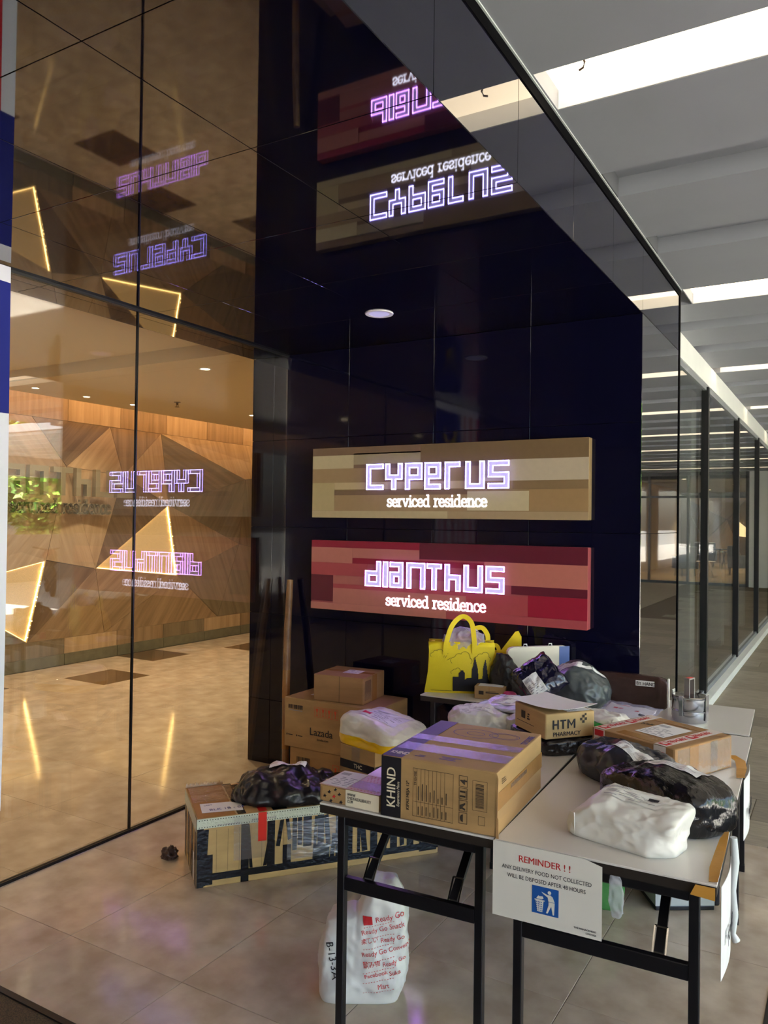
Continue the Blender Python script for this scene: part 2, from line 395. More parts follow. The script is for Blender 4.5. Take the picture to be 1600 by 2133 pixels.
# ------------------------------------------------------------------ lobby feature wall
WOODS = [woodmat('oak_light', (196, 170, 136), (168, 142, 108)), woodmat('oak_mid', (168, 142, 110), (140, 116, 86)),
         woodmat('oak_grey', (140, 126, 102), (116, 104, 82)), woodmat('oak_dark', (128, 106, 80), (104, 85, 62))]
fwall = struct(MB().box(XF-.2, XF-.05, -3, 12, 0, 3.3).build('wall_lobby', pmat('wall_backing', (46, 36, 26), rough=.8)))
def facet(poly, mat, ang, parent, name='wood_panel', off=None, t=.02, gap=.004):
    """poly: list of (y, z, relief) on the feature wall; grain at angle ang from vertical"""
    n = len(poly); cy = sum(p[0] for p in poly)/n; cz = sum(p[1] for p in poly)/n; cx = sum(p[2] for p in poly)/n
    q = []
    for y, z, x in poly:
        d = max(math.hypot(y-cy, z-cz), 1e-4); k = 1-gap/d; q.append((cy+(y-cy)*k, cz+(z-cz)*k, cx+(x-cx)*k))
    me = bpy.data.meshes.new(name)
    vs = [(XF+x, y, z) for y, z, x in q] + [(XF+x-t, y, z) for y, z, x in q]
    fs = [tuple(range(n)), tuple(range(2*n-1, n-1, -1))] + [(i, n+i, n+(i+1) % n, (i+1) % n) for i in range(n)]
    me.from_pydata(vs, [], fs)
    bm = bmesh.new(); bm.from_mesh(me); bmesh.ops.recalc_face_normals(bm, faces=bm.faces); bm.to_mesh(me); bm.free()
    uv = me.uv_layers.new(name='UVMap'); c, s = math.cos(ang), math.sin(ang)
    for lp in me.loops:
        v = me.vertices[lp.vertex_index].co; uv.data[lp.index].uv = (v.y*c+v.z*s+cy*3.1, -v.y*s+v.z*c+cz*1.7)
    me.materials.append(mat); o = bpy.data.objects.new(name, me); COL.objects.link(o); o.parent = parent; return o
V = dict(T0=(3, 2.65, 0), A=(5.2, 2.65, 0), V1=(6.21, 2.65, 0), V2=(6.99, 2.65, 0), T4=(9.4, 2.65, 0), V3=(8.51, 2.157, .07), V4=(8.46, 1.263, .01),
         V5=(7.14, 1.773, .0), V6=(5.99, 1.03, .06), V7=(7.28, .882, .03), V8=(5.58, 2.15, .07), V9=(6.43, 2.1, -.02), V10=(5.4, 1.143, .0),
         B0=(3, .29, 0), B1=(5.19, .29, 0), B2=(6.175, .29, 0), B3=(8.06, .29, 0), B4=(9.4, .29, 0), L3=(4.17, .906, .05), M0=(3, 1.9, .03),
         R1=(9.4, 2.3, .02), R2=(9.4, 1.1, .05))
for ks, w, a in (('T0 A V8 M0', 1, .7), ('A V1 V8', 3, -.8), ('V1 V9 V8', 0, -.75), ('V1 V2 V9', 1, .1), ('V2 V3 V5', 2, 1.2), ('V2 V5 V9', 0, .2),
                 ('V2 T4 R1 V3', 0, .35), ('V3 V4 V5', 2, -.5), ('V3 R1 R2 V4', 2, .2), ('V8 V9 V6', 0, -.2), ('V9 V5 V6', 3, .5), ('V5 V4 V7', 1, .3),
                 ('V8 V6 V10', 0, .35), ('V6 V7 B2', 1, -.9), ('V7 B3 B2', 1, -.6), ('V7 V4 B3', 2, .5), ('V4 R2 B4 B3', 2, .35),
                 ('V10 V6 B1', 3, -.6), ('V6 B2 B1', 1, -.7), ('M0 V8 V10 L3', 0, -.7), ('M0 L3 B0', 1, .4), ('L3 B1 B0', 2, -1.0)):
    facet([V[k] for k in ks.split()], WOODS[w], a, fwall)
for (y0, y1, w, a) in ((-3, -1, 1, .5), (-1, 1, 0, -.6), (1, 3, 2, .7), (9.4, 12, 2, -.3)):
    facet([(y0, .29, 0), (y1, .29, 0), (y1, 2.65, 0)], WOODS[w], a, fwall); facet([(y0, .29, 0), (y1, 2.65, 0), (y0, 2.65, 0)], WOODS[(w+1) % 4], -a, fwall)
STONE = pmat('grey_green_skirting', (120, 118, 98), rough=.35, var=.2, scale=12)
k = 0
yy = -3.0
while yy < 11.9:
    facet([(yy, 2.65, .0), (yy+.72, 2.65, .0), (yy+.72, 3.28, .0), (yy, 3.28, .0)], WOODS[k % 2], 0, fwall)
    facet([(yy, .12, .0), (yy+.72, .12, .0), (yy+.72, .29, .0), (yy, .29, .0)], WOODS[(k*7) % 3], 0, fwall)
    facet([(yy, 0, .012), (yy+.72, 0, .012), (yy+.72, .12, .012), (yy, .12, .012)], STONE, 0, fwall, name='skirting_stone')
    yy += .72; k += 1
# two lit triangular niches
PERF = pmat('perforated_gold_sheet', (206, 172, 110), rough=.5, metal=.2, rgb2=(150, 118, 64), scale=260)
PERF.node_tree.nodes['Principled BSDF'].inputs['Emission Color'].default_value = (1, .66, .28, 1); PERF.node_tree.nodes['Principled BSDF'].inputs['Emission Strength'].default_value = .35   # added glow: the LED edges alone leave the sheet too dark
LEDW = emat('golden_led', (255, 214, 130), 14.0)
def lit_triangle(a, b, c, label):
    t = thing('light_niche', label, 'wall light', (0, 0, 0))
    P = [V[a], V[b], V[c]]
    facet([(y, z, x-.025) for y, z, x in P], PERF, 0, t, name='perforated_sheet', gap=.012, t=.012)
    cy = sum(p[0] for p in P)/3; cz = sum(p[1] for p in P)/3
    for i in range(3):
        p, q = P[i], P[(i+1) % 3]
        s = .972
        a0 = Vector((XF+p[2]-.02, cy+(p[0]-cy)*s, cz+(p[1]-cz)*s)); b0 = Vector((XF+q[2]-.02, cy+(q[0]-cy)*s, cz+(q[1]-cz)*s))
        fr_ = MB().bar(a0+(a0-Vector((a0.x, cy, cz)))*.02, b0+(b0-Vector((b0.x, cy, cz)))*.02, .012, .03, ref=(1, 0, 0)).build('niche_edge', MATS['perforated_gold_sheet'], t)
        MB().bar(a0, b0, .010 if i else .016, .006, ref=(1, 0, 0)).build('led_strip', LEDW, t)
        if i == 0:
            for k in range(1, 16):
                d = a0.lerp(b0, k/16+random.uniform(-.02, .02)); d += Vector((.012, random.uniform(-.02, .02), 0))
                MB().lathe([(.0, -.009), (.009, 0), (0, .009)], 6, d).build('led_point', LEDW, t)
    return t
lit_triangle('V5', 'V7', 'V6', 'glowing gold triangle niche behind the mirrored sign letters on the wood wall')
lit_triangle('V10', 'B1', 'L3', 'glowing gold triangle niche at the left edge of the wood wall')
# cove light washing the top of the feature wall
COVE = emat('warm_cove_strip', (255, 196, 132), 12.0)
tag(MB().box(-7.06, -6.98, -2.9, 11.9, ZL+.13, ZL+.16).build('cove_light', COVE), 'warm cove strip hidden above the lobby ceiling edge', 'cove light')

# ------------------------------------------------------------------ block letters
def glyph(ch, w, h, s):
    R = lambda *a: a
    m = {'C': [R(0, s, 0, h), R(0, w, h-s, h), R(0, w, 0, s)],
         'Y': [R(0, s, .38*h, h), R(w-s, w, .38*h, h), R(0, w, .38*h, .38*h+s), R(w/2-s/2, w/2+s/2, 0, .4*h)],
         'P': [R(0, s, 0, h), R(0, w, h-s, h), R(w-s, w, .36*h, h), R(0, w, .36*h, .36*h+s)],
         'E': [R(0, s, 0, h), R(0, w, h-s, h), R(w-s, w, .38*h, h), R(0, w, .38*h, .38*h+s), R(0, w, 0, s)],
         'R': [R(0, s, 0, h), R(0, w, h-s, h)],
         'U': [R(0, s, 0, h), R(w-s, w, 0, h), R(0, w, 0, s)],
         'S': [R(0, w, h-s, h), R(0, s, h/2-s/2, h), R(0, w, h/2-s/2, h/2+s/2), R(w-s, w, 0, h/2), R(0, w, 0, s)],
         'D': [R(w-s, w, 0, h), R(0, s, 0, .62*h), R(0, w, .62*h-s, .62*h), R(0, w, 0, s)],
         'I': [R(0, w, 0, h)],
         'A': [R(0, w, h-s, h), R(w-s, w, 0, h), R(0, s, 0, .62*h), R(0, w, .62*h-s, .62*h), R(0, w, 0, s)],
         'N': [R(0, s, 0, h), R(w-s, w, 0, h), R(0, w, h-s, h)],
         'T': [R(0, w, h-s, h), R(w/2-s/2, w/2+s/2, 0, h)],
         'H': [R(0, s, 0, h), R(0, w, .62*h-s, .62*h), R(w-s, w, 0, .62*h)]}
    return m[ch]
def cells_of(rs):
    X = sorted({r[0] for r in rs} | {r[1] for r in rs}); Y = sorted({r[2] for r in rs} | {r[3] for r in rs})
    F = {}
    for i in range(len(X)-1):
        for j in range(len(Y)-1):
            cx, cy = (X[i]+X[i+1])/2, (Y[j]+Y[j+1])/2
            F[i, j] = any(r[0] < cx < r[1] and r[2] < cy < r[3] for r in rs)
    return X, Y, F
def block_letter(ch, w, h, s, fn, depth, fmat, parent, omat=None, ow=.006, od=None):
    """fn(u, v, d) -> point, d outwards; a solid letter with, if omat, a glowing outline as its sub-part"""
    rs = glyph(ch, w, h, s); X, Y, F = cells_of(rs); m = MB(); o = MB()
    def bx(mb, u0, u1, v0, v1, d0, d1):
        P = [fn(u0,v0,d0), fn(u1,v0,d0), fn(u1,v1,d0), fn(u0,v1,d0), fn(u0,v0,d1), fn(u1,v0,d1), fn(u1,v1,d1), fn(u0,v1,d1)]
        mb.add(P, [(0,3,2,1),(4,5,6,7),(0,1,5,4),(1,2,6,5),(2,3,7,6),(3,0,4,7)])
    od = od or (0, depth)
    for (i, j), f in F.items():
        if not f: continue
        bx(m, X[i], X[i+1], Y[j], Y[j+1], 0, depth)
        if omat:
            if not F.get((i-1, j)): bx(o, X[i], X[i]+ow, Y[j], Y[j+1], *od)
            if not F.get((i+1, j)): bx(o, X[i+1]-ow, X[i+1], Y[j], Y[j+1], *od)
            if not F.get((i, j-1)): bx(o, X[i], X[i+1], Y[j], Y[j]+ow, *od)
            if not F.get((i, j+1)): bx(o, X[i], X[i+1], Y[j+1]-ow, Y[j+1], *od)
            for a in (0, 1):          # inner corners of the outline
                for b in (0, 1):
                    if F.get((i-1+2*a, j)) and F.get((i, j-1+2*b)) and not F.get((i-1+2*a, j-1+2*b)):
                        bx(o, X[i+a]-(ow if a else 0), X[i+a]+(0 if a else ow), Y[j+b]-(ow if b else 0), Y[j+b]+(0 if b else ow), *od)
    lt = m.build('letter', fmat, parent)
    if omat: o.build('letter_outline', omat, lt)
    return lt
# slab-serif small letters as strokes
GS = {'s': (.72, [[(.62,.72),(.62,.84),(.5,.96),(.34,1),(.16,.92),(.1,.75),(.2,.6),(.48,.46),(.62,.3),(.57,.1),(.4,0),(.22,.02),(.09,.12),(.09,.28)]]),
      'e': (.76, [[(.09,.53),(.67,.53),(.64,.76),(.52,.94),(.37,1),(.2,.93),(.08,.7),(.07,.4),(.16,.12),(.36,0),(.54,.03),(.68,.17)]]),
      'r': (.64, [[(.2,0),(.2,1)], [(.0,0),(.42,0)], [(.02,1),(.2,1)], [(.2,.68),(.33,.92),(.46,1),(.58,.96)]]),
      'v': (.84, [[(.1,1),(.42,.02),(.74,1)], [(-.02,1),(.25,1)], [(.58,1),(.86,1)]]),
      'i': (.46, [[(.22,0),(.22,1)], [(.02,0),(.42,0)], [(.04,1),(.22,1)], [(.22,1.32),(.22,1.46)]]),
      'c': (.72, [[(.62,.72),(.58,.88),(.46,.98),(.34,1),(.18,.92),(.07,.65),(.07,.38),(.18,.08),(.36,0),(.54,.04),(.66,.2)]]),
      'd': (.90, [[(.66,.75),(.55,.93),(.38,1),(.2,.92),(.08,.68),(.08,.34),(.2,.07),(.38,0),(.56,.08),(.66,.26)], [(.66,0),(.66,1.5)], [(.46,1.5),(.66,1.5)], [(.66,0),(.84,0)]]),
      'n': (.94, [[(.2,0),(.2,1)], [(.02,1),(.2,1)], [(.02,0),(.38,0)], [(.2,.7),(.34,.93),(.5,1),(.64,.92),(.7,.72),(.7,0)], [(.52,0),(.9,0)]]),
      ' ': (.5, [])}
def stroke_text(txt, xh, fn, depth, mat, parent, sw=.19, name='letter'):
    u = 0.0
    for ch in txt:
        w, strokes = GS[ch]
        if strokes:
            m = MB()
            for st in strokes:
                for (a, b) in zip(st[:-1], st[1:]):
                    d = Vector((b[0]-a[0], b[1]-a[1])); L = d.length or 1e-6; d /= L; nrm = Vector((-d.y, d.x))*sw/2; d = d*sw*.3
                    q = [Vector(a)-d-nrm, Vector(b)+d-nrm, Vector(b)+d+nrm, Vector(a)-d+nrm]
                    m.prism([((u+p.x)*xh, p.y*xh) for p in q], fn, depth)
            m.build(name, mat, parent)
        u += w
    return u*xh
def stroke_width(txt): return sum(GS[c][0] for c in txt)

# ------------------------------------------------------------------ the two lit signs
NEON_B = emat('blue_white_neon', (.32, .27, 1.0), 34.0, raw=True)
NEON_P = emat('pink_violet_neon', (.52, .20, 1.0), 28.0, raw=True)
FACE_L = emat('lilac_acrylic', (.40, .30, .95), .62, raw=True)
FACE_P = emat('lavender_acrylic', (.46, .36, .90), .58, raw=True)
NEON_W = emat('cool_white_neon', (.80, .80, 1.0), 3.0, raw=True)
SX = {160: -2.905, 167: -2.900, 268: -2.739, 358: -2.6, 430: -2.492, 676: -2.14, 807: -1.963, 900: -1.842, 985: -1.734, 1115: -1.574, 1195: -1.479, 1478: -1.157}
YS = 4.04
def sign(label, z0, z1, base, side, blocks, word, spans, neon, face, zb, lh, sub_z):
    t = thing('lit_sign', label, 'sign', ((SX[160]+SX[1478])/2, YS, z0), group=None)
    ox, oy, oz = t.location
    L = lambda x, y, z: (x-ox, y-oy, z-oz)
    m = MB(); a = L(SX[160], YS, z0); b = L(SX[1478], YB-.001, z1); m.box(a[0], b[0], a[1], b[1], a[2], b[2])
    m.build('sign_box', pmat('sign_'+word+'_base', base, rough=.4), t, bevel=.004)
    H = z1-z0
    for i, (x0, x1, v0, v1, c) in enumerate(blocks):
        p = L(SX[x0], YS-.0016-.0002*(i % 3), z1-v1*H); q = L(SX[x1], YS, z1-v0*H)
        MB().box(p[0]+.0004, q[0]-.0004, p[1], q[1]-.0002, p[2]+.0004, q[2]-.0004).build('colour_block', pmat('sign_%s_%d_%d_%d' % (word, *c), c, rough=.38, var=.05, scale=30), t)
    for ch, (x0, x1) in zip(word, spans):
        fn = lambda u, v, d, x0=x0: L(x0+u, YS-.012-d, zb+v)
        block_letter(ch, x1-x0, lh, .030, fn, .010, face, t, neon, ow=.0046, od=(.010, .0108))
    xh = .64/stroke_width('serviced residence')
    stroke_text('serviced residence', xh, lambda u, v, d: L(-2.36+u, YS-.0035-d, sub_z-.004+v*.87), .001, NEON_W, t)
    return t
TAN, BRN, DBR, CRM, CR2 = (164, 138, 102), (126, 102, 80), (120, 98, 70), (196, 182, 146), (188, 174, 150)
sign('gold panel sign reading CYPERUS in blue white neon, the upper sign on black wall', 1.621, 2.052, (148, 124, 88), None,
     [(160, 676, 0, .11, BRN), (676, 1478, 0, .24, DBR), (160, 358, .11, .30, CRM), (358, 676, .09, .25, (160, 146, 116)), (358, 985, .25, .31, BRN), (160, 430, .30, .50, TAN),
      (985, 1478, .24, .51, CR2), (1115, 1478, .51, .62, (136, 112, 80)), (900, 1195, .64, .89, CRM), (1195, 1478, .62, .89, (160, 130, 90)),
      (160, 268, .5, .9, (184, 168, 124)), (268, 900, .5, .6, (198, 178, 138)), (268, 900, .61, .68, BRN), (268, 900, .68, .9, TAN),
      (160, 807, .9, 1, (188, 172, 134)), (807, 1478, .9, 1, (168, 146, 112))],
     'CYPERUS', [(-2.495, -2.377), (-2.363, -2.249), (-2.229, -2.118), (-2.102, -1.999), (-1.973, -1.878), (-1.845, -1.73), (-1.709, -1.586)],
     NEON_B, FACE_L, 1.789, .154, 1.695)
SAL, MAR, CRI, ROS = (186, 116, 104), (98, 28, 46), (146, 30, 56), (170, 72, 78)
sign('crimson panel sign reading DIANTHUS in pink violet neon, the lower sign on black wall', 1.053, 1.480, (160, 78, 80), None,
     [(160, 676, 0, .10, CRI), (676, 1478, 0, .22, MAR), (160, 358, .10, .32, SAL), (358, 676, .10, .24, (182, 112, 102)), (358, 985, .24, .32, CRI), (160, 430, .32, .50, ROS),
      (985, 1478, .22, .51, (190, 114, 100)), (160, 268, .5, .88, MAR), (268, 900, .5, .62, (176, 104, 96)), (268, 900, .62, .68, ROS), (268, 900, .68, .9, SAL),
      (1115, 1478, .51, .62, MAR), (1195, 1478, .62, .89, (156, 28, 54)), (900, 1195, .64, .89, ROS), (160, 807, .9, 1, (196, 124, 110)), (807, 1478, .89, 1, (172, 76, 82))],
     'DIANTHUS', [(-2.495, -2.386), (-2.372, -2.337), (-2.324, -2.236), (-2.212, -2.091), (-2.08, -1.986), (-1.966, -1.868), (-1.849, -1.734), (-1.715, -1.607)],
     NEON_P, FACE_P, 1.214, .151, 1.112)
# grey letters standing off the lobby feature wall
ML = pmat('satin_grey_metal', (150, 142, 118), rough=.4, metal=.35)
wl = thing('wall_lettering', 'grey metal DIANTHUS serviced residence lettering standing off the wood wall', 'lettering', (XF+.09, 5.3, 1.64))
for ch, (y0, y1) in zip('DIANTHUS', ((4.45, 4.66), (4.72, 4.78), (4.84, 5.03), (5.08, 5.30), (5.36, 5.60), (5.648, 5.84), (5.9, 6.15), (6.2, 6.42))):
    block_letter(ch, y1-y0, .30, .058, lambda u, v, d, y0=y0: (d, y0+u-5.3, .195+v), .06, ML, wl)
stroke_text('serviced residence', 1.26/stroke_width('serviced residence'), lambda u, v, d: (d, 4.885+u-5.3, .008+v), .03, ML, wl, sw=.2)

# ------------------------------------------------------------------ ceiling fittings
DLE = emat('downlight_lens', (255, 232, 190), 18.0)
def downlight(x, y, z, label, energy, colour=(1, .81, .54), r=.05, group=None, lens=None):
    t = thing('downlight', label, 'ceiling light', (x, y, z), group=group)
    MB().lathe([(r*.72, .0), (r*.75, -.004), (r, -.005), (r*1.04, 0)], 24).build('trim_ring', WHITE, t, smooth=True)
    MB().lathe([(0, -.003), (r*.74, -.003), (r*.74, -.0005)], 24).build('lens', lens or DLE, t)
    if energy:
        ld = bpy.data.lights.new('downlight_lamp', 'SPOT'); ld.energy = energy; ld.color = colour; ld.spot_size = math.radians(125); ld.spot_blend = .8; ld.shadow_soft_size = .05
        lo = bpy.data.objects.new('downlight_lamp', ld); COL.objects.link(lo); lo.parent = t; lo.location = (0, 0, -.02)
    return t
for i, (x, y) in enumerate(((-6.62, 4.72), (-6.62, 5.30), (-6.62, 5.90))):
    downlight(x, y, ZL, ['small downlight nearest the left edge of the lobby ceiling', 'small lobby downlight between two others near the wood wall',
                         'small lobby downlight beside the black glass joint'][i], 48, group='lobby downlights', r=.04)
downlight(-5.99, 7.12, ZL, 'small lobby downlight at the right, beside the black wall edge', 90, group='lobby downlights', r=.05)
for (x, y) in ((-5.2, .34), (-5.25, -1.64), (-5.2, 2.4)):
    downlight(x, y, ZL, 'lobby downlight mirrored in the black wall', 140, group='lobby downlights seen by reflection', r=.06)
for (x, y) in ((-4.6, 6.0), (-5.2, 8.6), (-4.5, 4.75)):  # unseen lamps added to fill the lobby with warm light
    downlight(x, y, ZL, 'lobby downlight hidden behind the black wall', 115, group='lobby downlights behind the wall', r=.05)
downlight(-2.099, 3.485, ZS, 'round pale violet downlight in the black mirror soffit', 0, r=.072, lens=emat('violet_glow_lens', (.46, .46, .95), .42, raw=True))  # no lamp inside; violet emission stands for neon falling on the lens
BRASS = pmat('dull_brass', (120, 100, 70), rough=.4, metal=.7)
sp = thing('sprinkler', 'small ceiling sprinkler head in the lobby ceiling', 'sprinkler', (-6.05, 5.98, ZL))
MB().lathe([(.035, 0), (.035, -.004), (.012, -.006), (.010, -.03), (0, -.03)], 16).build('escutcheon', BRASS, sp, smooth=True)
MB().lathe([(0, -.05), (.024, -.05), (.024, -.053), (0, -.053)], 16).bar((-.012, 0, -.03), (-.012, 0, -.05), .004).bar((.012, 0, -.03), (.012, 0, -.05), .004).build('deflector', BRASS, sp)

# ------------------------------------------------------------------ outside, seen by reflection
CONC = pmat('sunlit_concrete', (196, 192, 182), rough=.8, var=.1, scale=2)
struct(MB().box(4.6, 40, -30, 60, -.3, -.05).build('ground', CONC))
struct(MB().box(4.9, 11.7, 9.0, 40, 3.16, 3.3).box(11.5, 11.7, 9.0, 40, 2.62, 3.3).build('ceiling_canopy', WHITE))
cs = bpy.data.objects['ceiling_canopy']
s0 = None
for k in range(24):
    y = 9.1+.62*k
    if s0 is None: s0 = MB().box(4.95, 11.45, 0, .5, 3.10, 3.15).build('slat', WHITE, cs); s0.location.y = y
    else: inst(s0, cs, (0, y, 0))
struct(MB().box(11.7, 11.9, -30, 60, -.3, 1.15).build('wall_boundary', pmat('pale_render', (176, 178, 176), rough=.8)))
for k, y in enumerate((-4.4, 3.4, 9.6, 15.4, 20.8)):
    struct(MB().box(4.25, 4.6, y, y+.45, -.1, ZT).build('trim_%d' % (11+k), WHITE, bevel=.006))
LEAF = [pmat('leaf_green', (120, 170, 56), rough=.5, objvar=.1, sss=0), pmat('leaf_yellow_green', (172, 202, 84), rough=.5), pmat('leaf_dark', (72, 122, 46), rough=.5)]
BARK = pmat('bark', (86, 68, 50), rough=.9, bump=.5, bscale=20)
def tree(x, y, h, r, label, seed):
    rn = random.Random(seed); t = thing('tree', label, 'tree', (x, y, -.05), group='trees beyond the boundary wall')
    MB().tube([(0, 0, 0), (.05, .03, h*.35), (.0, .1, h*.7)], [.16, .12, .06], 10).build('trunk', BARK, t)
    for c in range(3):
        m = MB()
        for k in range(1500):
            v = Vector((rn.gauss(0, 1), rn.gauss(0, 1), rn.gauss(0, 1))).normalized()*r*(.45+.55*rn.random()**.5)
            p = Vector((v.x, v.y*1.15, h*.62+v.z*.95)); a = Vector((rn.uniform(-1, 1), rn.uniform(-1, 1), rn.uniform(-.4, .6))).normalized()*rn.uniform(.12, .24)
            b = a.cross(Vector((rn.uniform(-1, 1), rn.uniform(-1, 1), 1))).normalized()*.09
            m.add([p-a, p+b, p+a, p-b], [(0, 1, 2, 3)])
        o = m.build('foliage', LEAF[c], t); o['kind'] = 'stuff'
for k in range(8):
    tree(13.9+.3*(k % 2), 2.0+3.3*k, 3.1+.3*(k % 3), 1.32, 'low leafy tree just behind the boundary wall, mirrored in the entrance glass', 20+k)
for k in range(5):
    tree(19.5, 1.0+6.2*k, 6.6, 2.4, 'tall leafy tree further behind the boundary wall, mirrored in the entrance glass', 40+k)
RUB = pmat('tyre_rubber', (28, 26, 26), rough=.7); STEEL = pmat('bright_steel', (190, 192, 196), rough=.18, metal=1.0); RED = pmat('dark_red_paint', (110, 30, 26), rough=.25)
mb = thing('motorbike', 'parked motorbike outside, mirrored in the left glass', 'motorbike', (8.5, 11.0, -.05), rotz=.55)
for x in (-.62, .62):
    ring = [(x+.27*math.cos(a), 0, .30+.27*math.sin(a)) for a in [2*PI*i/24 for i in range(25)]]
    wh = MB().tube(ring, .045, 8, cap=False).build('wheel', RUB, mb, smooth=True)
    m = MB().lathe([(.05, -.03), (.05, .03)], 12)
    m.v = [(x+p[0], p[2], .30+p[1]) for p in m.v]
    for q in range(3):
        a = q*2*PI/3+.5; m.bar((x, 0, .3), (x+.25*math.cos(a), 0, .3+.25*math.sin(a)), .03)
    m.build('wheel_spokes', STEEL, wh)
MB().tube([(-.62, 0, .3), (-.2, 0, .45), (.25, 0, .5), (.45, 0, .85)], [.05, .12, .12, .05], 10).build('engine_frame', BLKM, mb)
MB().tube([(.62, 0, .3), (.45, 0, .9)], .035, 8).build('fork', STEEL, mb)
MB().tube([(.42, -.33, 1.0), (.45, 0, .92), (.42, .33, 1.0)], .02, 8).build('handlebar', BLKM, mb)
MB().tube([(.32, 0, .78), (.05, 0, .82), (-.1, 0, .76)], [.08, .15, .1], 12).build('fuel_tank', RED, mb, smooth=True)
MB().tube([(-.05, 0, .74), (-.4, 0, .74), (-.7, 0, .84)], [.1, .12, .06], 10).build('seat', BLKM, mb, smooth=True)

# lounge at the far end of the corridor, seen by reflection ----------
YL = 22.8
struct(MB().box(XW, .02, YL, YL+.12, 0, ZT).box(3.95, 4.6, YL, YL+.12, 0, ZT).build('wall_corridor_end', WHITE))
lf = struct(MB().box(.02, 3.95, YL, YL+.1, 0, .07).box(.02, 3.95, YL, YL+.1, 2.97, ZT).box(.02, .1, YL, YL+.1, .07, 2.97).box(3.87, 3.95, YL, YL+.1, .07, 2.97)
            .box(.1, 3.87, YL+.02, YL+.08, 2.36, 2.42).build('window_2', BLKM))
for x in (1.55, 3.0): MB().box(x-.03, x+.03, YL+.01, YL+.09, .07, 2.97).build('mullion', BLKM, lf)
for x0, x1 in ((.1, 1.52), (1.58, 2.97), (3.03, 3.87)):
    MB().box(x0, x1, YL+.045, YL+.055, .07, 2.36).build('pane', GL, lf); MB().box(x0, x1, YL+.045, YL+.055, 2.42, 2.97).build('pane', GL, lf)
struct(MB().box(-.2, 4.2, YL+.12, 37, -.1, 0).build('floor_lounge', pmat('lounge_floor', (176, 156, 128), rough=.2, var=.1)))
struct(MB().box(-.3, -.2, YL+.12, 37, 0, 3.2).box(4.2, 4.3, YL+.12, 37, 0, 3.2).build('wall_lounge', MATS['lobby_plaster']))
struct(MB().box(-.3, 4.3, YL+.12, 37, ZT, ZT+.1).build('ceiling_lounge', CEIL))
lw = struct(MB().box(-.3, 4.3, 37, 37.1, 0, 3.2).build('wall_lounge_end', MATS['wall_backing']))
def lfacet(poly, mat):
    m = MB(); n = len(poly); cx = sum(p[0] for p in poly)/n; cz = sum(p[1] for p in poly)/n
    q = [(cx+(p[0]-cx)*.985, cz+(p[1]-cz)*.985, p[2]) for p in poly]
    m.v = [(x, 37-.02-e, z) for x, z, e in q]+[(x, 37, z) for x, z, e in q]
    m.f = [tuple(range(n)), tuple(range(2*n-1, n-1, -1))]+[(i, n+i, n+(i+1) % n, (i+1) % n) for i in range(n)]
    o = m.build('wood_panel', mat, lw); me = o.data; uv = me.uv_layers.new(name='UVMap')
    for lp in me.loops: v = me.vertices[lp.vertex_index].co; uv.data[lp.index].uv = (v.x+v.z*.6, v.z-v.x*.6)
lv = {'a': (-.2, 0, 0), 'b': (1.6, 0, .05), 'c': (4.2, 0, 0), 'd': (-.2, 2.9, 0), 'e': (1.4, 2.9, .05), 'f': (4.2, 2.9, 0), 'g': (.9, 1.5, .15), 'h': (2.3, 1.9, .12), 'i': (3.2, .9, .1)}
for ks, w in (('a b g', 1), ('a g d', 2), ('d g e', 0), ('e g h', 1), ('g b h', 3), ('e h f', 0), ('h i f', 2), ('h b i', 0), ('b c i', 1), ('i c f', 3)): lfacet([lv[k] for k in ks.split()], WOODS[w])
ln = thing('light_niche', 'small glowing triangle on the lounge wall, mirrored in the corridor glass', 'wall light', (1.5, 36.7, 1.1))
MB().prism([(-.5, .0), (.35, .75), (.5, .1)], lambda u, v, d: (u, -.01+d, v), .02).build('lit_sheet', emat('pale_gold_glow', (255, 226, 160), 1.6), ln)
GREYF = pmat('grey_upholstery', (92, 96, 104), rough=.9, bump=.2, bscale=200); WLEG = pmat('pale_legs', (206, 196, 180), rough=.4)
def armchair(x, y, rot, label):
    t = thing('armchair', label, 'armchair', (x, y, 0), rot, group='lounge seats mirrored in the glass')
    MB().box(-.42, .42, -.4, .4, .22, .46).build('seat', GREYF, t, bevel=.04); MB().box(-.42, .42, .26, .44, .4, .95).build('backrest', GREYF, t, bevel=.05)
    for s in (-1, 1): MB().box(s*.42-.07, s*.42+.07, -.4, .4, .22, .62).build('armrest', GREYF, t, bevel=.03)
    for sx in (-.36, .36):
        for sy in (-.34, .34): MB().bar((sx, sy, .22), (sx*1.05, sy*1.05, 0), .035).build('leg', BLKM, t)
def side_table(x, y, label, mat, h=.5, r=.28):
    t = thing('side_table', label, 'side table', (x, y, 0), group='lounge tables mirrored in the glass')
    MB().lathe([(r, h-.025), (r, h)], 24).build('table_top', mat, t)
    for q in range(3):
        a = q*2*PI/3+.3; MB().bar((r*.4*math.cos(a), r*.4*math.sin(a), h-.02), (r*.9*math.cos(a), r*.9*math.sin(a), 0), .025).build('leg', mat, t)
armchair(2.5, 26.8, 2.4, 'grey armchair nearest in the lounge, mirrored at the wall edge'); armchair(2.85, 33.6, .3, 'grey armchair deeper in the lounge, mirrored in the glass')
armchair(.75, 28.8, -1.4, 'grey seat at the right end of the mirrored lounge')
side_table(1.6, 26.4, 'pale legged stool table in the mirrored lounge', WLEG); side_table(2.05, 32.8, 'tall dark side table in the mirrored lounge', BLKM, .72, .3); side_table(1.6, 31.6, 'lower dark side table in the mirrored lounge', BLKM, .66, .26)
for x, y in ((2.2, 26), (1.2, 30), (2.6, 34)): downlight(x, y, ZT, 'downlight in the far lounge ceiling', 420, group='far lounge downlights', r=.08)

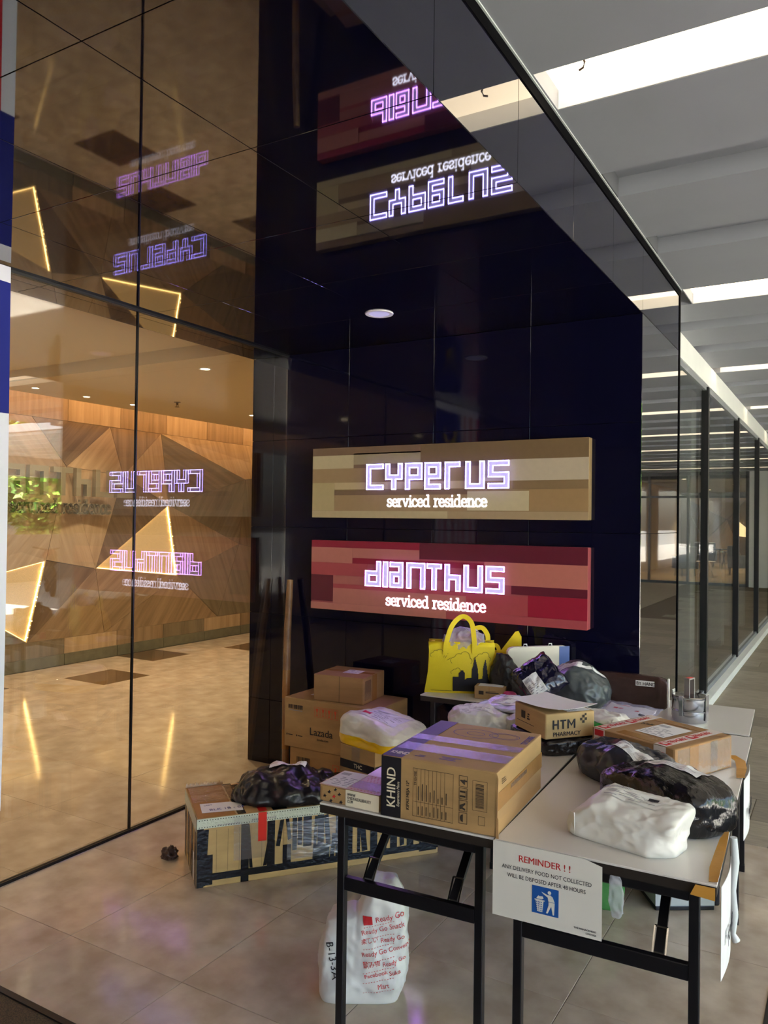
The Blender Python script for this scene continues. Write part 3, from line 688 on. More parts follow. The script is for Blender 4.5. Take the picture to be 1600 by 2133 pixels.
# ------------------------------------------------------------------ folding tables
LAM = pmat('pale_laminate', (212, 207, 200), rough=.28, ior=1.5, var=.03, scale=4)
EDGE = pmat('dark_edge_band', (40, 34, 30), rough=.45)
BLKT = pmat('black_powder_coat', (17, 17, 22), rough=.32, ior=1.5)
CLEARP = pmat('clear_foot_cap', (190, 190, 186), rough=.3)
def table(label, cx, cy, rot, wd, ln_, flip=False):
    t = thing('folding_table', label, 'table', (cx, cy, 0), rot, group='folding tables under the parcels')
    w, l = wd/2, ln_/2
    MB().box(-w, w, -l, l, TT-.006, TT).build('table_top', LAM, t, bevel=.0012, seg=1)
    MB().box(-w+.001, w-.001, -l+.001, l-.001, TT-.03, TT-.006).build('edge_band', EDGE, t)
    for s in (-1, 1):
        y = s*(l-.05); lx = w-.055
        for sx in (-lx, lx):
            lg = MB().box(sx-.0125, sx+.0125, y-.0125, y+.0125, .012, TT-.03).build('leg', BLKT, t, bevel=.002, seg=1)
            MB().box(sx-.014, sx+.014, y-.014, y+.014, 0, .03).build('foot_cap', BLKT if s > 0 else BLKT, lg)
        MB().box(-lx+.0125, lx-.0125, y-.011, y+.011, .475, .515).build('rail', BLKT, t, bevel=.002, seg=1)
        MB().box(-lx+.0125, lx-.0125, y-.011, y+.011, TT-.07, TT-.03).build('top_rail', BLKT, t, bevel=.002, seg=1)
        for sx in (-lx+.085, lx-.085):
            st = MB().bar((sx, y-s*.012, .515), (sx, y-s*.25, TT-.03), .024, .014).build('brace', BLKT, t)
            MB().bar((sx-.016, y-s*.01, .512), (sx-.016, y-s*.05, .565), .004).bar((sx+.016, y-s*.01, .512), (sx+.016, y-s*.05, .565), .004).bar((sx-.016, y-s*.05, .565), (sx+.016, y-s*.05, .565), .004).build('hinge_clip', STEEL, st)
        MB().bar((-lx+.085, y-s*.125, .625), (lx-.085, y-s*.125, .625), .014, .02).build('brace_bar', BLKT, t)
    return t
t_left = table('folding table with black legs under the large fan carton', -1.149, 2.75, math.radians(3.2), .557, 1.5)
t_right = table('folding table with the reminder notice taped to its front edge', -.58, 2.777, math.radians(2.6), .56, 1.5)
t_back = table('folding table crosswise against the black wall under the yellow bag', -1.105, 3.79, math.radians(93), .52, 1.49)

# ------------------------------------------------------------------ parcels: helpers
from mathutils.bvhtree import BVHTree
def kraft(name, c, **k): return pmat(name, c, rough=.72, rgb2=tuple(int(v*.9) for v in c), scale=5, stretch=(1, 1, 4), bump=.04, bscale=120, **k)
KR1 = kraft('kraft_board', (176, 140, 92)); KR2 = kraft('kraft_board_pale', (196, 164, 112)); KR3 = kraft('kraft_board_brown', (168, 128, 84))
TAPEB = pmat('brown_parcel_tape', (160, 116, 66), rough=.22, bump=.15, bscale=40)
TAPEC = shinefilm('clear_parcel_tape'); CRINK = shinefilm('crinkled_film', milk=.05, rough=.06, bump=.9, bscale=15, stretch=(1, 1, .6))
TAPEK = pmat('black_parcel_tape', (16, 17, 22), rough=.22, bump=.25, bscale=60)
TAPER = pmat('red_tape', (214, 44, 34), rough=.35)
PAPER = pmat('white_label_paper', (232, 230, 228), rough=.55, var=.03, scale=30)
INK = pmat('black_ink', (30, 28, 34), rough=.6); INKB = pmat('brown_black_ink', (52, 42, 34), rough=.7); INKR = pmat('red_ink', (200, 36, 44), rough=.6)
INKG = pmat('grey_ink', (140, 138, 144), rough=.6); INKBL = pmat('blue_ink', (44, 48, 130), rough=.6); CREAM = pmat('cream_ink', (222, 210, 180), rough=.6)
DARKP = pmat('dark_print', (26, 25, 32), rough=.5)
class Carton:
    def __init__(s, name, label, p, ang, w, d, h, z0, mat, group=None, bulge=.004, seed=1, lean=None):
        s.w, s.d, s.h = w, d, h
        s.root = thing(name, label, 'box', (p[0], p[1], z0), ang, group)
        rn = random.Random(seed); N = 6
        bm = bmesh.new(); bmesh.ops.create_cube(bm, size=1.0)
        bmesh.ops.bevel(bm, geom=list(bm.edges), offset=.006/min(w, d, h)*.5, segments=2, profile=.5, affect='EDGES')
        for v in bm.verts: v.co = Vector(((v.co.x+.5)*w, (v.co.y+.5)*d, (v.co.z+.5)*h))
        me = bpy.data.meshes.new('carton_body'); bm.to_mesh(me); bm.free(); me.materials.append(mat)
        o = bpy.data.objects.new('carton_body', me); COL.objects.link(o); o.parent = s.root; s.body = o
    def fr(s, face):
        w, d, h = s.w, s.d, s.h
        return {'front': (Vector((0, 0, 0)), Vector((1, 0, 0)), Vector((0, 0, 1)), Vector((0, -1, 0))),
                'right': (Vector((w, 0, 0)), Vector((0, 1, 0)), Vector((0, 0, 1)), Vector((1, 0, 0))),
                'left': (Vector((0, d, 0)), Vector((0, -1, 0)), Vector((0, 0, 1)), Vector((-1, 0, 0))),
                'top': (Vector((0, 0, h)), Vector((1, 0, 0)), Vector((0, 1, 0)), Vector((0, 0, 1)))}[face]
    def patch(s, face, rects, mat, name, lift=.0006, parent=None, t=.0005, polys=None):
        o, U, Vv, N = s.fr(face); m = MB()
        for u0, u1, v0, v1 in rects or []: m.prism([(u0, v0), (u1, v0), (u1, v1), (u0, v1)], lambda u, v, d: o+U*u+Vv*v+N*(lift+d), t)
        for p in polys or []: m.prism(p, lambda u, v, d: o+U*u+Vv*v+N*(lift+d), t)
        ob = m.build(name, mat, parent or s.root)
        if len(rects or [])+len(polys or []) > 1: ob['kind'] = 'stuff'
        return ob
    def text(s, face, txt, u, v, size, mat, lift=.0014, rot=0, bold=0.0, sx=1.0, align='LEFT', shear=0, name='print', space=1.0):
        o, U, Vv, N = s.fr(face); c, q = math.cos(rot), math.sin(rot)
        return text_mesh(name, txt, size, mat, s.root, frame_matrix(o+U*u+Vv*v+N*lift, U*c+Vv*q, Vv*c-U*q), depth=.0002, align=align, bold=bold, sx=sx, shear=shear, space=space)
    def label(s, face, u0, u1, v0, v1, lift=.0016, seed=1, name='shipping_label'):
        lb = s.patch(face, [(u0, u1, v0, v1)], PAPER, name, lift)
        s.patch(face, label_rects(u0, u1, v0, v1, seed), INKG, 'label_print', lift+.0006, parent=lb, t=.0002)
        return lb
    def barcode(s, face, u0, u1, v0, v1, mat=INK, lift=.0012, seed=2, n=22):
        rn = random.Random(seed); R = []; u = u0
        while u < u1:
            w = (u1-u0)/n*rn.choice((.4, .7, 1.1)); R.append((u, min(u+w, u1), v0, v1)); u += w+(u1-u0)/n*rn.choice((.4, .6, .9))
        return s.patch(face, R, mat, 'barcode', lift, t=.0002)
def label_rects(u0, u1, v0, v1, seed):
    """rows of fine print and a barcode block, as small rectangles"""
    rn = random.Random(seed); W_, H_ = u1-u0, v1-v0; R = []
    u = u0+W_*.06
    while u < u0+W_*.40:
        w = W_*rn.uniform(.008, .02); R.append((u, u+w, v1-H_*.26, v1-H_*.10)); u += w+W_*rn.uniform(.008, .016)
    for r in range(6):
        v = v0+H_*(.09+.095*r); u = u0+W_*rn.choice((.06, .06, .3))
        while u < u1-W_*.25:
            w = W_*rn.uniform(.12, .34); R.append((u, min(u+w, u1-W_*.06), v, v+H_*.026)); u += w+W_*rn.uniform(.05, .2)
    return R
def soft(name, mat, parent, w, d, h, n=3.2, wr=.006, fr=14, seed=1, flat=.35, sub=26, shape=None, loc=(0, 0, 0), rot=0.0, fold=0.0, ff=6.0):
    """a wrapped soft parcel: superellipsoid with a flat base and creased film"""
    rf = random.Random(seed+99); PL = [(Vector((rf.gauss(0, 1), rf.gauss(0, 1), rf.gauss(0, .7))).normalized(), rf.uniform(.6, 1.5)*ff, rf.uniform(0, 2)) for _ in range(7)]
    bm = bmesh.new(); bmesh.ops.create_cube(bm, size=2.0); bmesh.ops.subdivide_edges(bm, edges=list(bm.edges), cuts=sub, use_grid_fill=True)
    for v in bm.verts:
        p = v.co; k = (abs(p.x)**n+abs(p.y)**n+abs(p.z)**n)**(1/n); q = p/k
        x, y, z = q.x*w/2, q.y*d/2, q.z
        z = (z+flat)/(1+flat)*h if z > -flat else 0.0
        if shape: x, y, z = shape(q, x, y, z)
        pp = Vector((x, y, z))*fr
        c = (ridged(pp, seed)-.55)*wr+(ridged(pp*2.3, seed+5)-.55)*wr*.45
        if fold: c += fold*(sum(abs(((x*n_.x+y*n_.y+z*n_.z)*f_+o_) % 2-1) for n_, f_, o_ in PL)/len(PL)-.5)*2
        nrm = Vector((q.x/w, q.y/d, q.z/max(h, .02))).normalized()
        fade = min(1.0, z/(h*.15)+.0) if z < h*.15 else 1.0
        v.co = Vector((x, y, z))+nrm*c*fade
        if v.co.z < 0: v.co.z = 0
    me = bpy.data.meshes.new(name); bm.to_mesh(me); bm.free(); me.materials.append(mat)
    for p in me.polygons: p.use_smooth = True
    o = bpy.data.objects.new(name, me); COL.objects.link(o); o.location = loc; o.rotation_euler.z = rot
    if parent: o.parent = parent
    return o
def drape(src, cu, cv, rot, w, h, mat, name, parent, axis='z', lift=.0016, nu=14, nv=8, rects=None, kind=None):
    """a sticker laid on a soft parcel, following its surface (src and parent share local axes)"""
    me = src.data; bvh = BVHTree.FromPolygons([v.co for v in me.vertices], [tuple(p.vertices) for p in me.polygons])
    m = MB(); c, s = math.cos(rot), math.sin(rot)
    def pt(u, v):
        x, y = cu+u*c-v*s, cv+u*s+v*c
        if axis == 'z': hit = bvh.ray_cast(Vector((x, y, 5)), Vector((0, 0, -1)))
        else: hit = bvh.ray_cast(Vector((x, -5, y)), Vector((0, 1, 0)))
        if hit[0] is None: return None
        return hit[0]+hit[1]*lift
    for u0, u1, v0, v1 in (rects or [(-w/2, w/2, -h/2, h/2)]):
        a, b = (nu, nv) if not rects else (max(1, int(nu*(u1-u0)/w)), 1)
        g = [[pt(u0+(u1-u0)*i/a, v0+(v1-v0)*j/b) for j in range(b+1)] for i in range(a+1)]
        for i in range(a):
            for j in range(b):
                q = [g[i][j], g[i+1][j], g[i+1][j+1], g[i][j+1]]
                if all(p is not None for p in q): m.add(q, [(0, 1, 2, 3)])
    o = m.build(name, mat, parent)
    bm = bmesh.new(); bm.from_mesh(o.data); bmesh.ops.remove_doubles(bm, verts=bm.verts, dist=1e-5); bm.to_mesh(o.data); bm.free()
    o.location = src.location if parent is not src else (0, 0, 0)
    if rects: o['kind'] = 'stuff'
    return o
def sticker(src, cu, cv, rot, w, h, parent, axis='z', seed=1, mat=None, name='shipping_label', print_=True, lift=.002):
    lb = drape(src, cu, cv, rot, w, h, mat or PAPER, name, parent, axis, lift=lift)
    if print_:
        pr_ = drape(src, cu, cv, rot, w, h, INKG, 'label_print', parent, axis, lift=lift+.0008, rects=label_rects(-w/2, w/2, -h/2, h/2, seed))
        pr_.parent = lb; pr_.location = (0, 0, 0)
    return lb
def mailer(name, mat, parent, w, d, t, seed=1, wr=.004, fr=18, n=3.0, loc=(0, 0, 0), nu=40):
    """a flat poly mailer: pillow thickness dying out to a thin welded edge"""
    m = MB(); nv = max(12, int(nu*d/w))
    def th(a, b): return t*(1-abs(a)**n)**.6*(1-abs(b)**n)**.6
    for side in (0, 1):
        k = len(m.v)
        for i in range(nu+1):
            for j in range(nv+1):
                a, b = 2*i/nu-1, 2*j/nv-1; x, y = a*w/2, b*d/2; p = Vector((x, y, side))*fr
                c = (ridged(p, seed)-.5)*wr+(ridged(p*2.4, seed+3)-.5)*wr*.4
                e = .0025*math.sin(a*9+seed)+.002*math.sin(b*11+seed*2)
                z = (th(a, b)+c+.003+e*.5) if side else (.0005)
                if side: z = max(z, .0015)
                m.v.append((x+e, y+e, z))
        for i in range(nu):
            for j in range(nv):
                q = (k+i*(nv+1)+j, k+(i+1)*(nv+1)+j, k+(i+1)*(nv+1)+j+1, k+i*(nv+1)+j+1); m.f.append(q if side else q[::-1])
    K = (nu+1)*(nv+1)
    rim = [i*(nv+1) for i in range(nu+1)]+[nu*(nv+1)+j for j in range(1, nv+1)]+[i*(nv+1)+nv for i in range(nu-1, -1, -1)]+[j for j in range(nv-1, 0, -1)]
    for a, b in zip(rim, rim[1:]+rim[:1]): m.f.append((a, b, b+K, a+K))
    return m.build(name, mat, parent, smooth=True, loc=loc)

def ring(cx, cy, rx, ry, t, n=28, a0=0, a1=2*PI):
    P = []
    for i in range(n):
        a, b = a0+(a1-a0)*i/n, a0+(a1-a0)*(i+1)/n
        P.append([(cx+rx*math.cos(a), cy+ry*math.sin(a)), (cx+rx*math.cos(b), cy+ry*math.sin(b)), (cx+(rx-t)*math.cos(b), cy+(ry-t)*math.sin(b)), (cx+(rx-t)*math.cos(a), cy+(ry-t)*math.sin(a))])
    return P
def outline(u0, u1, v0, v1, t): return [(u0, u1, v0, v0+t), (u0, u1, v1-t, v1), (u0, u0+t, v0, v1), (u1-t, u1, v0, v1)]
R90 = PI/2
# --- large fan carton ------------------------------------------------
K = Carton('fan_carton', 'large brown carton with black end band and white KHIND lettering, at the front table edge', (-1.175, 1.998), math.radians(4.0), .353, .455, .176, TT, KR1)
K.patch('front', [(.0012, .064, .0015, .1745)], DARKP, 'black_band')
K.patch('top', [(.0015, .064, .0015, .4535)], DARKP, 'black_band')
K.patch('left', [(.0015, .4535, .0015, .1745)], DARKP, 'black_band')
K.text('front', 'KHIND', .046, .028, .040, CREAM, rot=R90, bold=.006, sx=.92, name='brand_print')
K.text('front', 'Experience More', .059, .034, .0125, CREAM, rot=R90, shear=.25, sx=.82, name='slogan_print')
K.text('front', 'KIPAS MEJA 12"', .090, .030, .0125, INKB, rot=R90, bold=.012, name='product_print')
tl = [(.102, .226, .0165, .0175), (.102, .226, .1525, .1535), (.102, .226, .058, .0588)]
for i in range(10): u = .102+.0122*i if i < 9 else .2252; tl.append((u, u+.0007, .0165, .1535))
K.patch('front', tl, INKB, 'table_print', .0012, t=.0002)
K.text('front', 'TF1210SE', .1125, .104, .010, INKB, rot=R90, bold=.01, name='model_print')
rn = random.Random(5); fine = []
for i in range(1, 9):
    u = .106+.0122*i; fine += [(u, u+.0025, .022, .022+rn.uniform(.012, .03)), (u, u+.0025, .063, .063+rn.uniform(.01, .05))]
K.patch('front', fine, INKB, 'fine_print', .0012, t=.0002)
ic = []
for i in range(4): ic += outline(.243, .268, .021+.034*i, .052+.034*i, .0012)
K.patch('front', ic, INKB, 'handling_icons', .0012, t=.0002)
K.text('front', '4', .266, .130, .028, INKB, rot=R90, bold=.02, name='stack_icon')
K.patch('front', [(.246, .262, .094, .099), (.246, .262, .107, .112), (.2635, .2655, .092, .114)], INKB, 'arrow_icon', .0014, t=.0002)
K.patch('front', None, INKB, 'hands_icon', .0014, t=.0002, polys=[[(.246, .060), (.252, .062), (.262, .058), (.262, .063), (.254, .067), (.262, .075), (.262, .080), (.246, .072)]])
K.patch('front', None, INKB, 'umbrella_icon', .0014, t=.0002, polys=[[(.2555, .026)]+[(.2555-.009*math.sin(a), .0365-.0105*math.cos(a)) for a in [PI*i/10 for i in range(11)]]+[(.2555, .047)]])
bars = []; v = .072
while v < .138: h_ = rn.choice((.0012, .002, .0032)); bars.append((.292, .316, v, v+h_)); v += h_+rn.choice((.0012, .0018))
K.patch('front', bars+outline(.283, .326, .064, .146, .0007), INKB, 'barcode', .0012, t=.0002)
K.patch('front', outline(.300, .320, .026, .050, .0008), INKB, 'check_box', .0012, t=.0002)
K.text('top', 'KHIND', .012, .030, .036, CREAM, rot=.0, bold=.006, sx=.5, name='brand_print')
K.patch('top', None, INKBL, 'fan_drawing', .001, t=.0002, polys=ring(.165, .35, .075, .05, .0018)+ring(.165, .35, .03, .02, .0015)+ring(.258, .36, .05, .035, .0016)+ring(.258, .36, .042, .027, .0013))
K.text('top', 'TF1210SE', .345, .30, .026, INKBL, rot=R90, name='model_print')
fine = []
for u, v, w in ((.09, .035, .03), (.10, .046, .02), (.165, .04, .05), (.17, .052, .04), (.165, .062, .06)): fine.append((u, u+w, v, v+.004))
K.patch('top', fine, INKBL, 'fine_print', .001, t=.0002)
K.patch('top', [(.002, .351, .205, .262)], TAPEC, 'clear_tape', .0016); K.patch('top', [(.01, .351, .085, .160)], TAPEC, 'clear_tape', .0016)
K.patch('top', [(.064, .351, .228, .2295)], INKB, 'flap_seam', .0008)
K.patch('right', [(.002, .453, .070, .118)], TAPEB, 'brown_tape', .0008); K.patch('right', [(.12, .28, .10, .112)], TAPEC, 'clear_tape', .0016)
K.patch('right', [(.04, .08, .135, .137), (.04, .075, .141, .143), (.04, .07, .147, .149)], INKB, 'fine_print', .0012, t=.0002)
# crushed corner flaps of that carton
MB().prism([(0, .0), (.006, .03), (.012, .16), (.002, .174), (-.004, .09)], lambda u, v, d: (.3535+u*.3, .001-d, v), .004).build('corner_flap', KR3, K.root)
MB().prism([(0, 0), (.02, 0), (.016, .05), (.004, .06)], lambda u, v, d: (.352+u*.4, -.002-d+v*.05, v), .003).build('corner_flap', KR3, K.root)
# --- small beauty parcel ---------------------------------------------
S = Carton('slim_carton', 'slim brown box with pink dotted lid and WWW SYEDFAIZALBEAUTY COM print, left of fan carton', (-1.399, 2.001), math.radians(1.6), .213, .15, .05, TT, KR1)
S.patch('front', [(.097, .212, .001, .049)], pmat('cream_card', (226, 216, 190), rough=.6), 'cream_panel')
for i, w_ in enumerate(('WWW', 'SYEDFAIZALBEAUTY', 'COM')): S.text('front', w_, .103, .032-.0105*i, .0125, INK, bold=.008, sx=.72, name='web_print')
rn = random.Random(2)
for i, (u, v) in enumerate(((.022, .018), (.038, .032), (.055, .021), (.074, .030), (.044, .006), (.080, .008), (.060, .042))):
    S.patch('front', None, INKR if i == 2 else INK, 'figure_print', .0012, t=.0002, polys=[[(u-.006, v), (u-.001, v+.002), (u+.001, v+.007), (u+.003, v+.003), (u+.008, v+.001), (u+.003, v-.001), (u+.004, v-.006), (u, v-.002), (u-.004, v-.005), (u-.003, v-.001)]])
S.patch('top', [(.001, .212, .001, .149)], pmat('pink_lid', (214, 178, 170), rough=.4), 'pink_lid')
pk = []
for i in range(9):
    for j in range(11): pk.append((.108+.0115*i+(j % 2)*.0055, .1125+.0115*i+(j % 2)*.0055, .008+.0128*j, .0125+.0128*j))
S.patch('top', pk, pmat('rose_print', (206, 108, 116), rough=.5), 'dot_print', .0014, t=.0002)
S.label('top', .006, .094, .006, .143, seed=3); S.patch('top', [(.097, .212, .02, .085)], TAPEC, 'clear_tape', .002)
# --- pharmacy carton on a black parcel -------------------------------
bp1 = thing('black_mailer', 'shiny black bubble parcel underneath the pharmacy carton', 'parcel', (-.975, 3.005, TT), math.radians(-39.7))
BLKF = pmat('black_poly_film', (20, 20, 26), rough=.2, ior=1.55, bump=.45, bscale=38, bdetail=4)
soft('film_wrap', BLKF, bp1, .30, .29, .062, n=6, wr=.005, fr=30, seed=4, flat=.9)
Hm = Carton('pharmacy_carton', 'brown carton printed HTM PHARMACY with a paper sheet lying on top', (-1.134, 2.961), math.radians(-39.7), .229, .214, .094, TT+.062, KR2)
def htm(polys): Hm.patch('right', None, INK, 'brand_letter', .0012, t=.0002, polys=polys)['kind'] = 'stuff'
htm([[(.030, .036), (.037, .036), (.037, .070), (.030, .070)], [(.050, .036), (.057, .036), (.057, .070), (.050, .070)], [(.037, .050), (.050, .050), (.050, .056), (.037, .056)]])
htm([[(.062, .064), (.088, .064), (.088, .070), (.062, .070)], [(.0715, .036), (.0785, .036), (.0785, .064), (.0715, .064)]])
htm([[(.093, .036), (.100, .036), (.100, .070), (.093, .070)], [(.121, .036), (.128, .036), (.128, .070), (.121, .070)], [(.100, .070), (.1105, .053), (.1105, .044), (.100, .060)], [(.121, .070), (.1105, .053), (.1105, .044), (.121, .060)]])
Hm.text('right', 'PHARMACY', .032, .010, .0225, INK, bold=.004, sx=1.0, name='brand_print')
Hm.patch('right', [(.148, .158, .062, .072), (.158, .168, .072, .082), (.168, .178, .062, .072), (.158, .168, .052, .062), (.168, .176, .080, .088)], INKB, 'logo_mark', .0012, t=.0002)
Hm.patch('front', [(.055, .085, .045, .073), (.098, .118, .046, .052), (.098, .114, .056, .06), (.102, .116, .064, .07), (.02, .15, .03, .032)], INKB, 'stamp_print', .0012, t=.0002)
Hm.label('top', .12, .22, .10, .20, seed=8)
ps = thing('paper_sheet', 'white printed document lying on top of the pharmacy carton', 'paper', (-.985, 2.965, TT+.062+.0975), math.radians(-28))
m = MB(); N = 8
m.v = [(x, y, .004+.010*((x/.13)**2)*(1 if x > 0 else .3)+.006*(y/.1)**2) for x in [-.14+.28*i/N for i in range(N+1)] for y in [-.1+.2*j/N for j in range(N+1)]]
m.f = [(i*(N+1)+j, (i+1)*(N+1)+j, (i+1)*(N+1)+j+1, i*(N+1)+j+1) for i in range(N) for j in range(N)]
sh = m.build('sheet', PAPER, ps); sm = sh.modifiers.new('thickness', 'SOLIDIFY'); sm.thickness = .0008
drape(sh, 0, 0, 0, .2, .15, INKG, 'print', ps, rects=[(-.09+.02*(k % 3), .07-.03*(k % 2), -.065+.018*k, -.061+.018*k) for k in range(8)])
# --- fragile carton ----------------------------------------------------
Fg = Carton('fragile_carton', 'flat brown carton wrapped in red and white FRAGILE tape, on the right table', (-.812, 2.905), math.radians(-24.5), .352, .335, .114, TT, KR3)
FT = pmat('white_fragile_tape', (226, 214, 204), rough=.3)
for u0 in (.012, .268):
    Fg.patch('top', [(u0, u0+.048, .001, .334)], FT, 'fragile_tape', .0010); Fg.patch('front', [(u0, u0+.048, .001, .113)], FT, 'fragile_tape', .0010)
    for v in (.055, .20): Fg.text('top', 'FRAGILE', u0+.034, v, .034, INKR, rot=R90, sx=.72, bold=.01, lift=.002, name='fragile_print')
    for v in (.012, .163): Fg.patch('top', [(u0+.006, u0+.042, v, v+.034)], INKR, 'fragile_icon', .0018)
    for v in (.012, .163): Fg.patch('top', None, FT, 'glass_icon', .0026, t=.0002, polys=[[(u0+.012, v+.008), (u0+.026, v+.008), (u0+.034, v+.017), (u0+.026, v+.026), (u0+.012, v+.026)]])
Fg.text('front', 'FRAGILE', .026, .082, .030, INKR, rot=-R90, sx=.78, bold=.01, lift=.002, name='fragile_print')
Fg.patch('front', [(.016, .056, .088, .110)], INKR, 'fragile_icon', .0018); Fg.patch('front', [(.020, .022, .012, .08)], INKR, 'fine_print', .0018)
Fg.patch('front', [(.272, .312, .07, .073), (.274, .308, .08, .083), (.276, .31, .09, .094)], INKR, 'fine_print', .0018)
Fg.label('top', .125, .245, .085, .255, seed=12); Fg.patch('top', [(.02, .35, .275, .325)], TAPEB, 'brown_tape', .0006); Fg.patch('top', [(.10, .25, .012, .06)], TAPEB, 'brown_tape', .0006)
Fg.patch('right', [(.012, .32, .008, .108)], CRINK, 'clear_tape', .0010); Fg.patch('right', [(.08, .13, .006, .112)], TAPEB, 'brown_tape', .0008); Fg.patch('right', [(.20, .24, .006, .112)], CRINK, 'clear_tape', .0018)
Fg.text('top', 'Kak', .07, .19, .03, INK, rot=.3, shear=.2, name='handwriting')
# --- the three parcels at the right front ------------------------------
WPL = pmat('white_poly_mailer', (222, 220, 212), rough=.3, ior=1.45, bump=.12, bscale=14)
w1 = thing('white_parcel', 'crumpled white plastic parcel with faint shipping label, front right of the table', 'parcel', (-.508, 2.215, TT), math.radians(-12))
def wshape(q, x, y, z):
    if q.x < -.55: z *= 1-.40*(-q.x-.55)/.45
    if q.x > .6: y *= 1-.35*(q.x-.6)/.4*max(0, .6-q.z)
    c = max(0, q.z)
    z -= .020*max(0, -q.y)*c; x += .012*c*(1 if q.x > 0 else -.5)
    return x, y*(1-.10*c), z
wp = soft('mailer_wrap', WPL, w1, .285, .185, .112, n=9, wr=.005, fr=18, seed=9, flat=.85, sub=46, shape=wshape, fold=.022, ff=9)
fl_ = MB().prism([(0, 0), (.05, .01), (.045, .075), (.012, .07), (-.012, .03)], lambda u, v, d: (-.150+u*.6, -.075+d-u*.4, v*.85), .004).build('folded_flap', WPL, w1)
sticker(wp, .0, .018, .04, .17, .075, w1, seed=14, mat=WPL)
drape(wp, .05, .03, .04, .03, .018, INK, 'dark_stamp', w1, lift=.003, nu=4, nv=3); drape(wp, -.09, .035, .04, .018, .022, INKG, 'dark_stamp', w1, lift=.003, nu=4, nv=3)
b1 = thing('black_parcel', 'bulky shiny black wrapped parcel with white shipping label, on right table edge', 'parcel', (-.468, 2.462, TT), math.radians(-35))
BLKF2 = pmat('black_stretch_film', (17, 17, 20), rough=.17, ior=1.55, bump=.5, bscale=26, stretch=(1, 3.2, 1), bdetail=5)
def bshape(q, x, y, z): return x, y, z*(1-.28*max(0, -q.x)) if q.z > 0 else z
bpw = soft('film_wrap', BLKF2, b1, .42, .225, .140, n=3.8, sub=34, fold=.008, ff=14, wr=.007, fr=16, seed=21, flat=.75, shape=bshape)
sticker(bpw, .0, .045, .02, .205, .06, b1, seed=22)
b2 = thing('dark_mailer', 'dark grey plastic mailer with violet sheen squeezed between carton and black parcel', 'parcel', (-.625, 2.685, TT+.010), math.radians(-24))
b2.rotation_euler = (math.radians(8), 0, math.radians(-26))
GRYF = pmat('grey_black_film', (52, 53, 60), rough=.22, ior=1.55, bump=.5, bscale=20, bdetail=4)
b2w = soft('film_wrap', GRYF, b2, .36, .17, .115, n=3.0, sub=32, fold=.018, ff=10, wr=.009, fr=14, seed=31, flat=.6)
sticker(b2w, .04, -.02, -.25, .16, .05, b2, seed=32)
# --- stainless tiffin carrier -------------------------------------------
tf = thing('tiffin_carrier', 'round stainless steel tiffin carrier with upright clip handle, at the back right', 'food container', (-.60, 3.70, TT), math.radians(-18))
r = .074
MB().lathe([(0, .0), (r*.96, 0), (r, .006), (r, .044), (r*1.03, .046), (r*1.03, .050), (r, .052)], 40).build('lower_tier', STEEL, tf, smooth=True)
MB().lathe([(r*.98, .052), (r, .056), (r, .096), (r*1.03, .098), (r*1.03, .102), (r, .103)], 40).build('upper_tier', STEEL, tf, smooth=True)
MB().lathe([(r*1.02, .103), (r*1.03, .108), (r*.97, .111), (r*.9, .1105), (r*.5, .113), (0, .114)], 40).build('lid', STEEL, tf, smooth=True)
for s in (-1, 1): MB().box(s*r*1.05-.003, s*r*1.05+.003, -.012, .012, .01, .125).build('side_clip', STEEL, tf, bevel=.0015)
MB().box(-.010, .010, -r-.008, -r-.003, .03, .118).build('front_clip', STEEL, tf, bevel=.0015)
hd = MB().box(-.012, .012, -.03, -.024, .112, .185).box(-.012, .012, -.03, .02, .181, .187).box(-.012, .012, .014, .02, .112, .185).build('handle', pmat('satin_steel', (150, 150, 150), rough=.35, metal=1.0), tf)
MB().box(-.009, .009, -.022, .012, .1872, .1882).build('red_sticker', pmat('red_sticker', (214, 70, 66), rough=.5), hd)
for a in (.6, 2.4): MB().tube([(.03*math.cos(a), .03*math.sin(a), .114), (.045*math.cos(a), .045*math.sin(a), .128)], .004, 8).build('lid_catch', BLKM, tf)
# --- brown pouch ---------------------------------------------------------
bh_ = thing('brown_pouch', 'dark brown plastic pouch with BY HAND sticker, leaning near the wall end', 'parcel', (-.905, 3.84, TT), math.radians(2))
BRF = pmat('brown_poly_film', (62, 42, 38), rough=.25, ior=1.5, bump=.5, bscale=16)
bhw = soft('pouch', BRF, bh_, .37, .04, .150, n=9, wr=.006, fr=13, seed=41, flat=.95)
drape(bhw, .085, .115, 0, .085, .026, PAPER, 'sticker', bh_, axis='y', lift=.002)
text_mesh('sticker_print', 'BY HAND', .0235, INK, bh_, frame_matrix((.046, -.0255, .1065), (1, 0, 0), (0, 0, 1)), depth=.0002, bold=.002, sx=.84)
MB().box(.184, .190, -.012, .012, .012, .143).build('white_edge', PAPER, bh_)
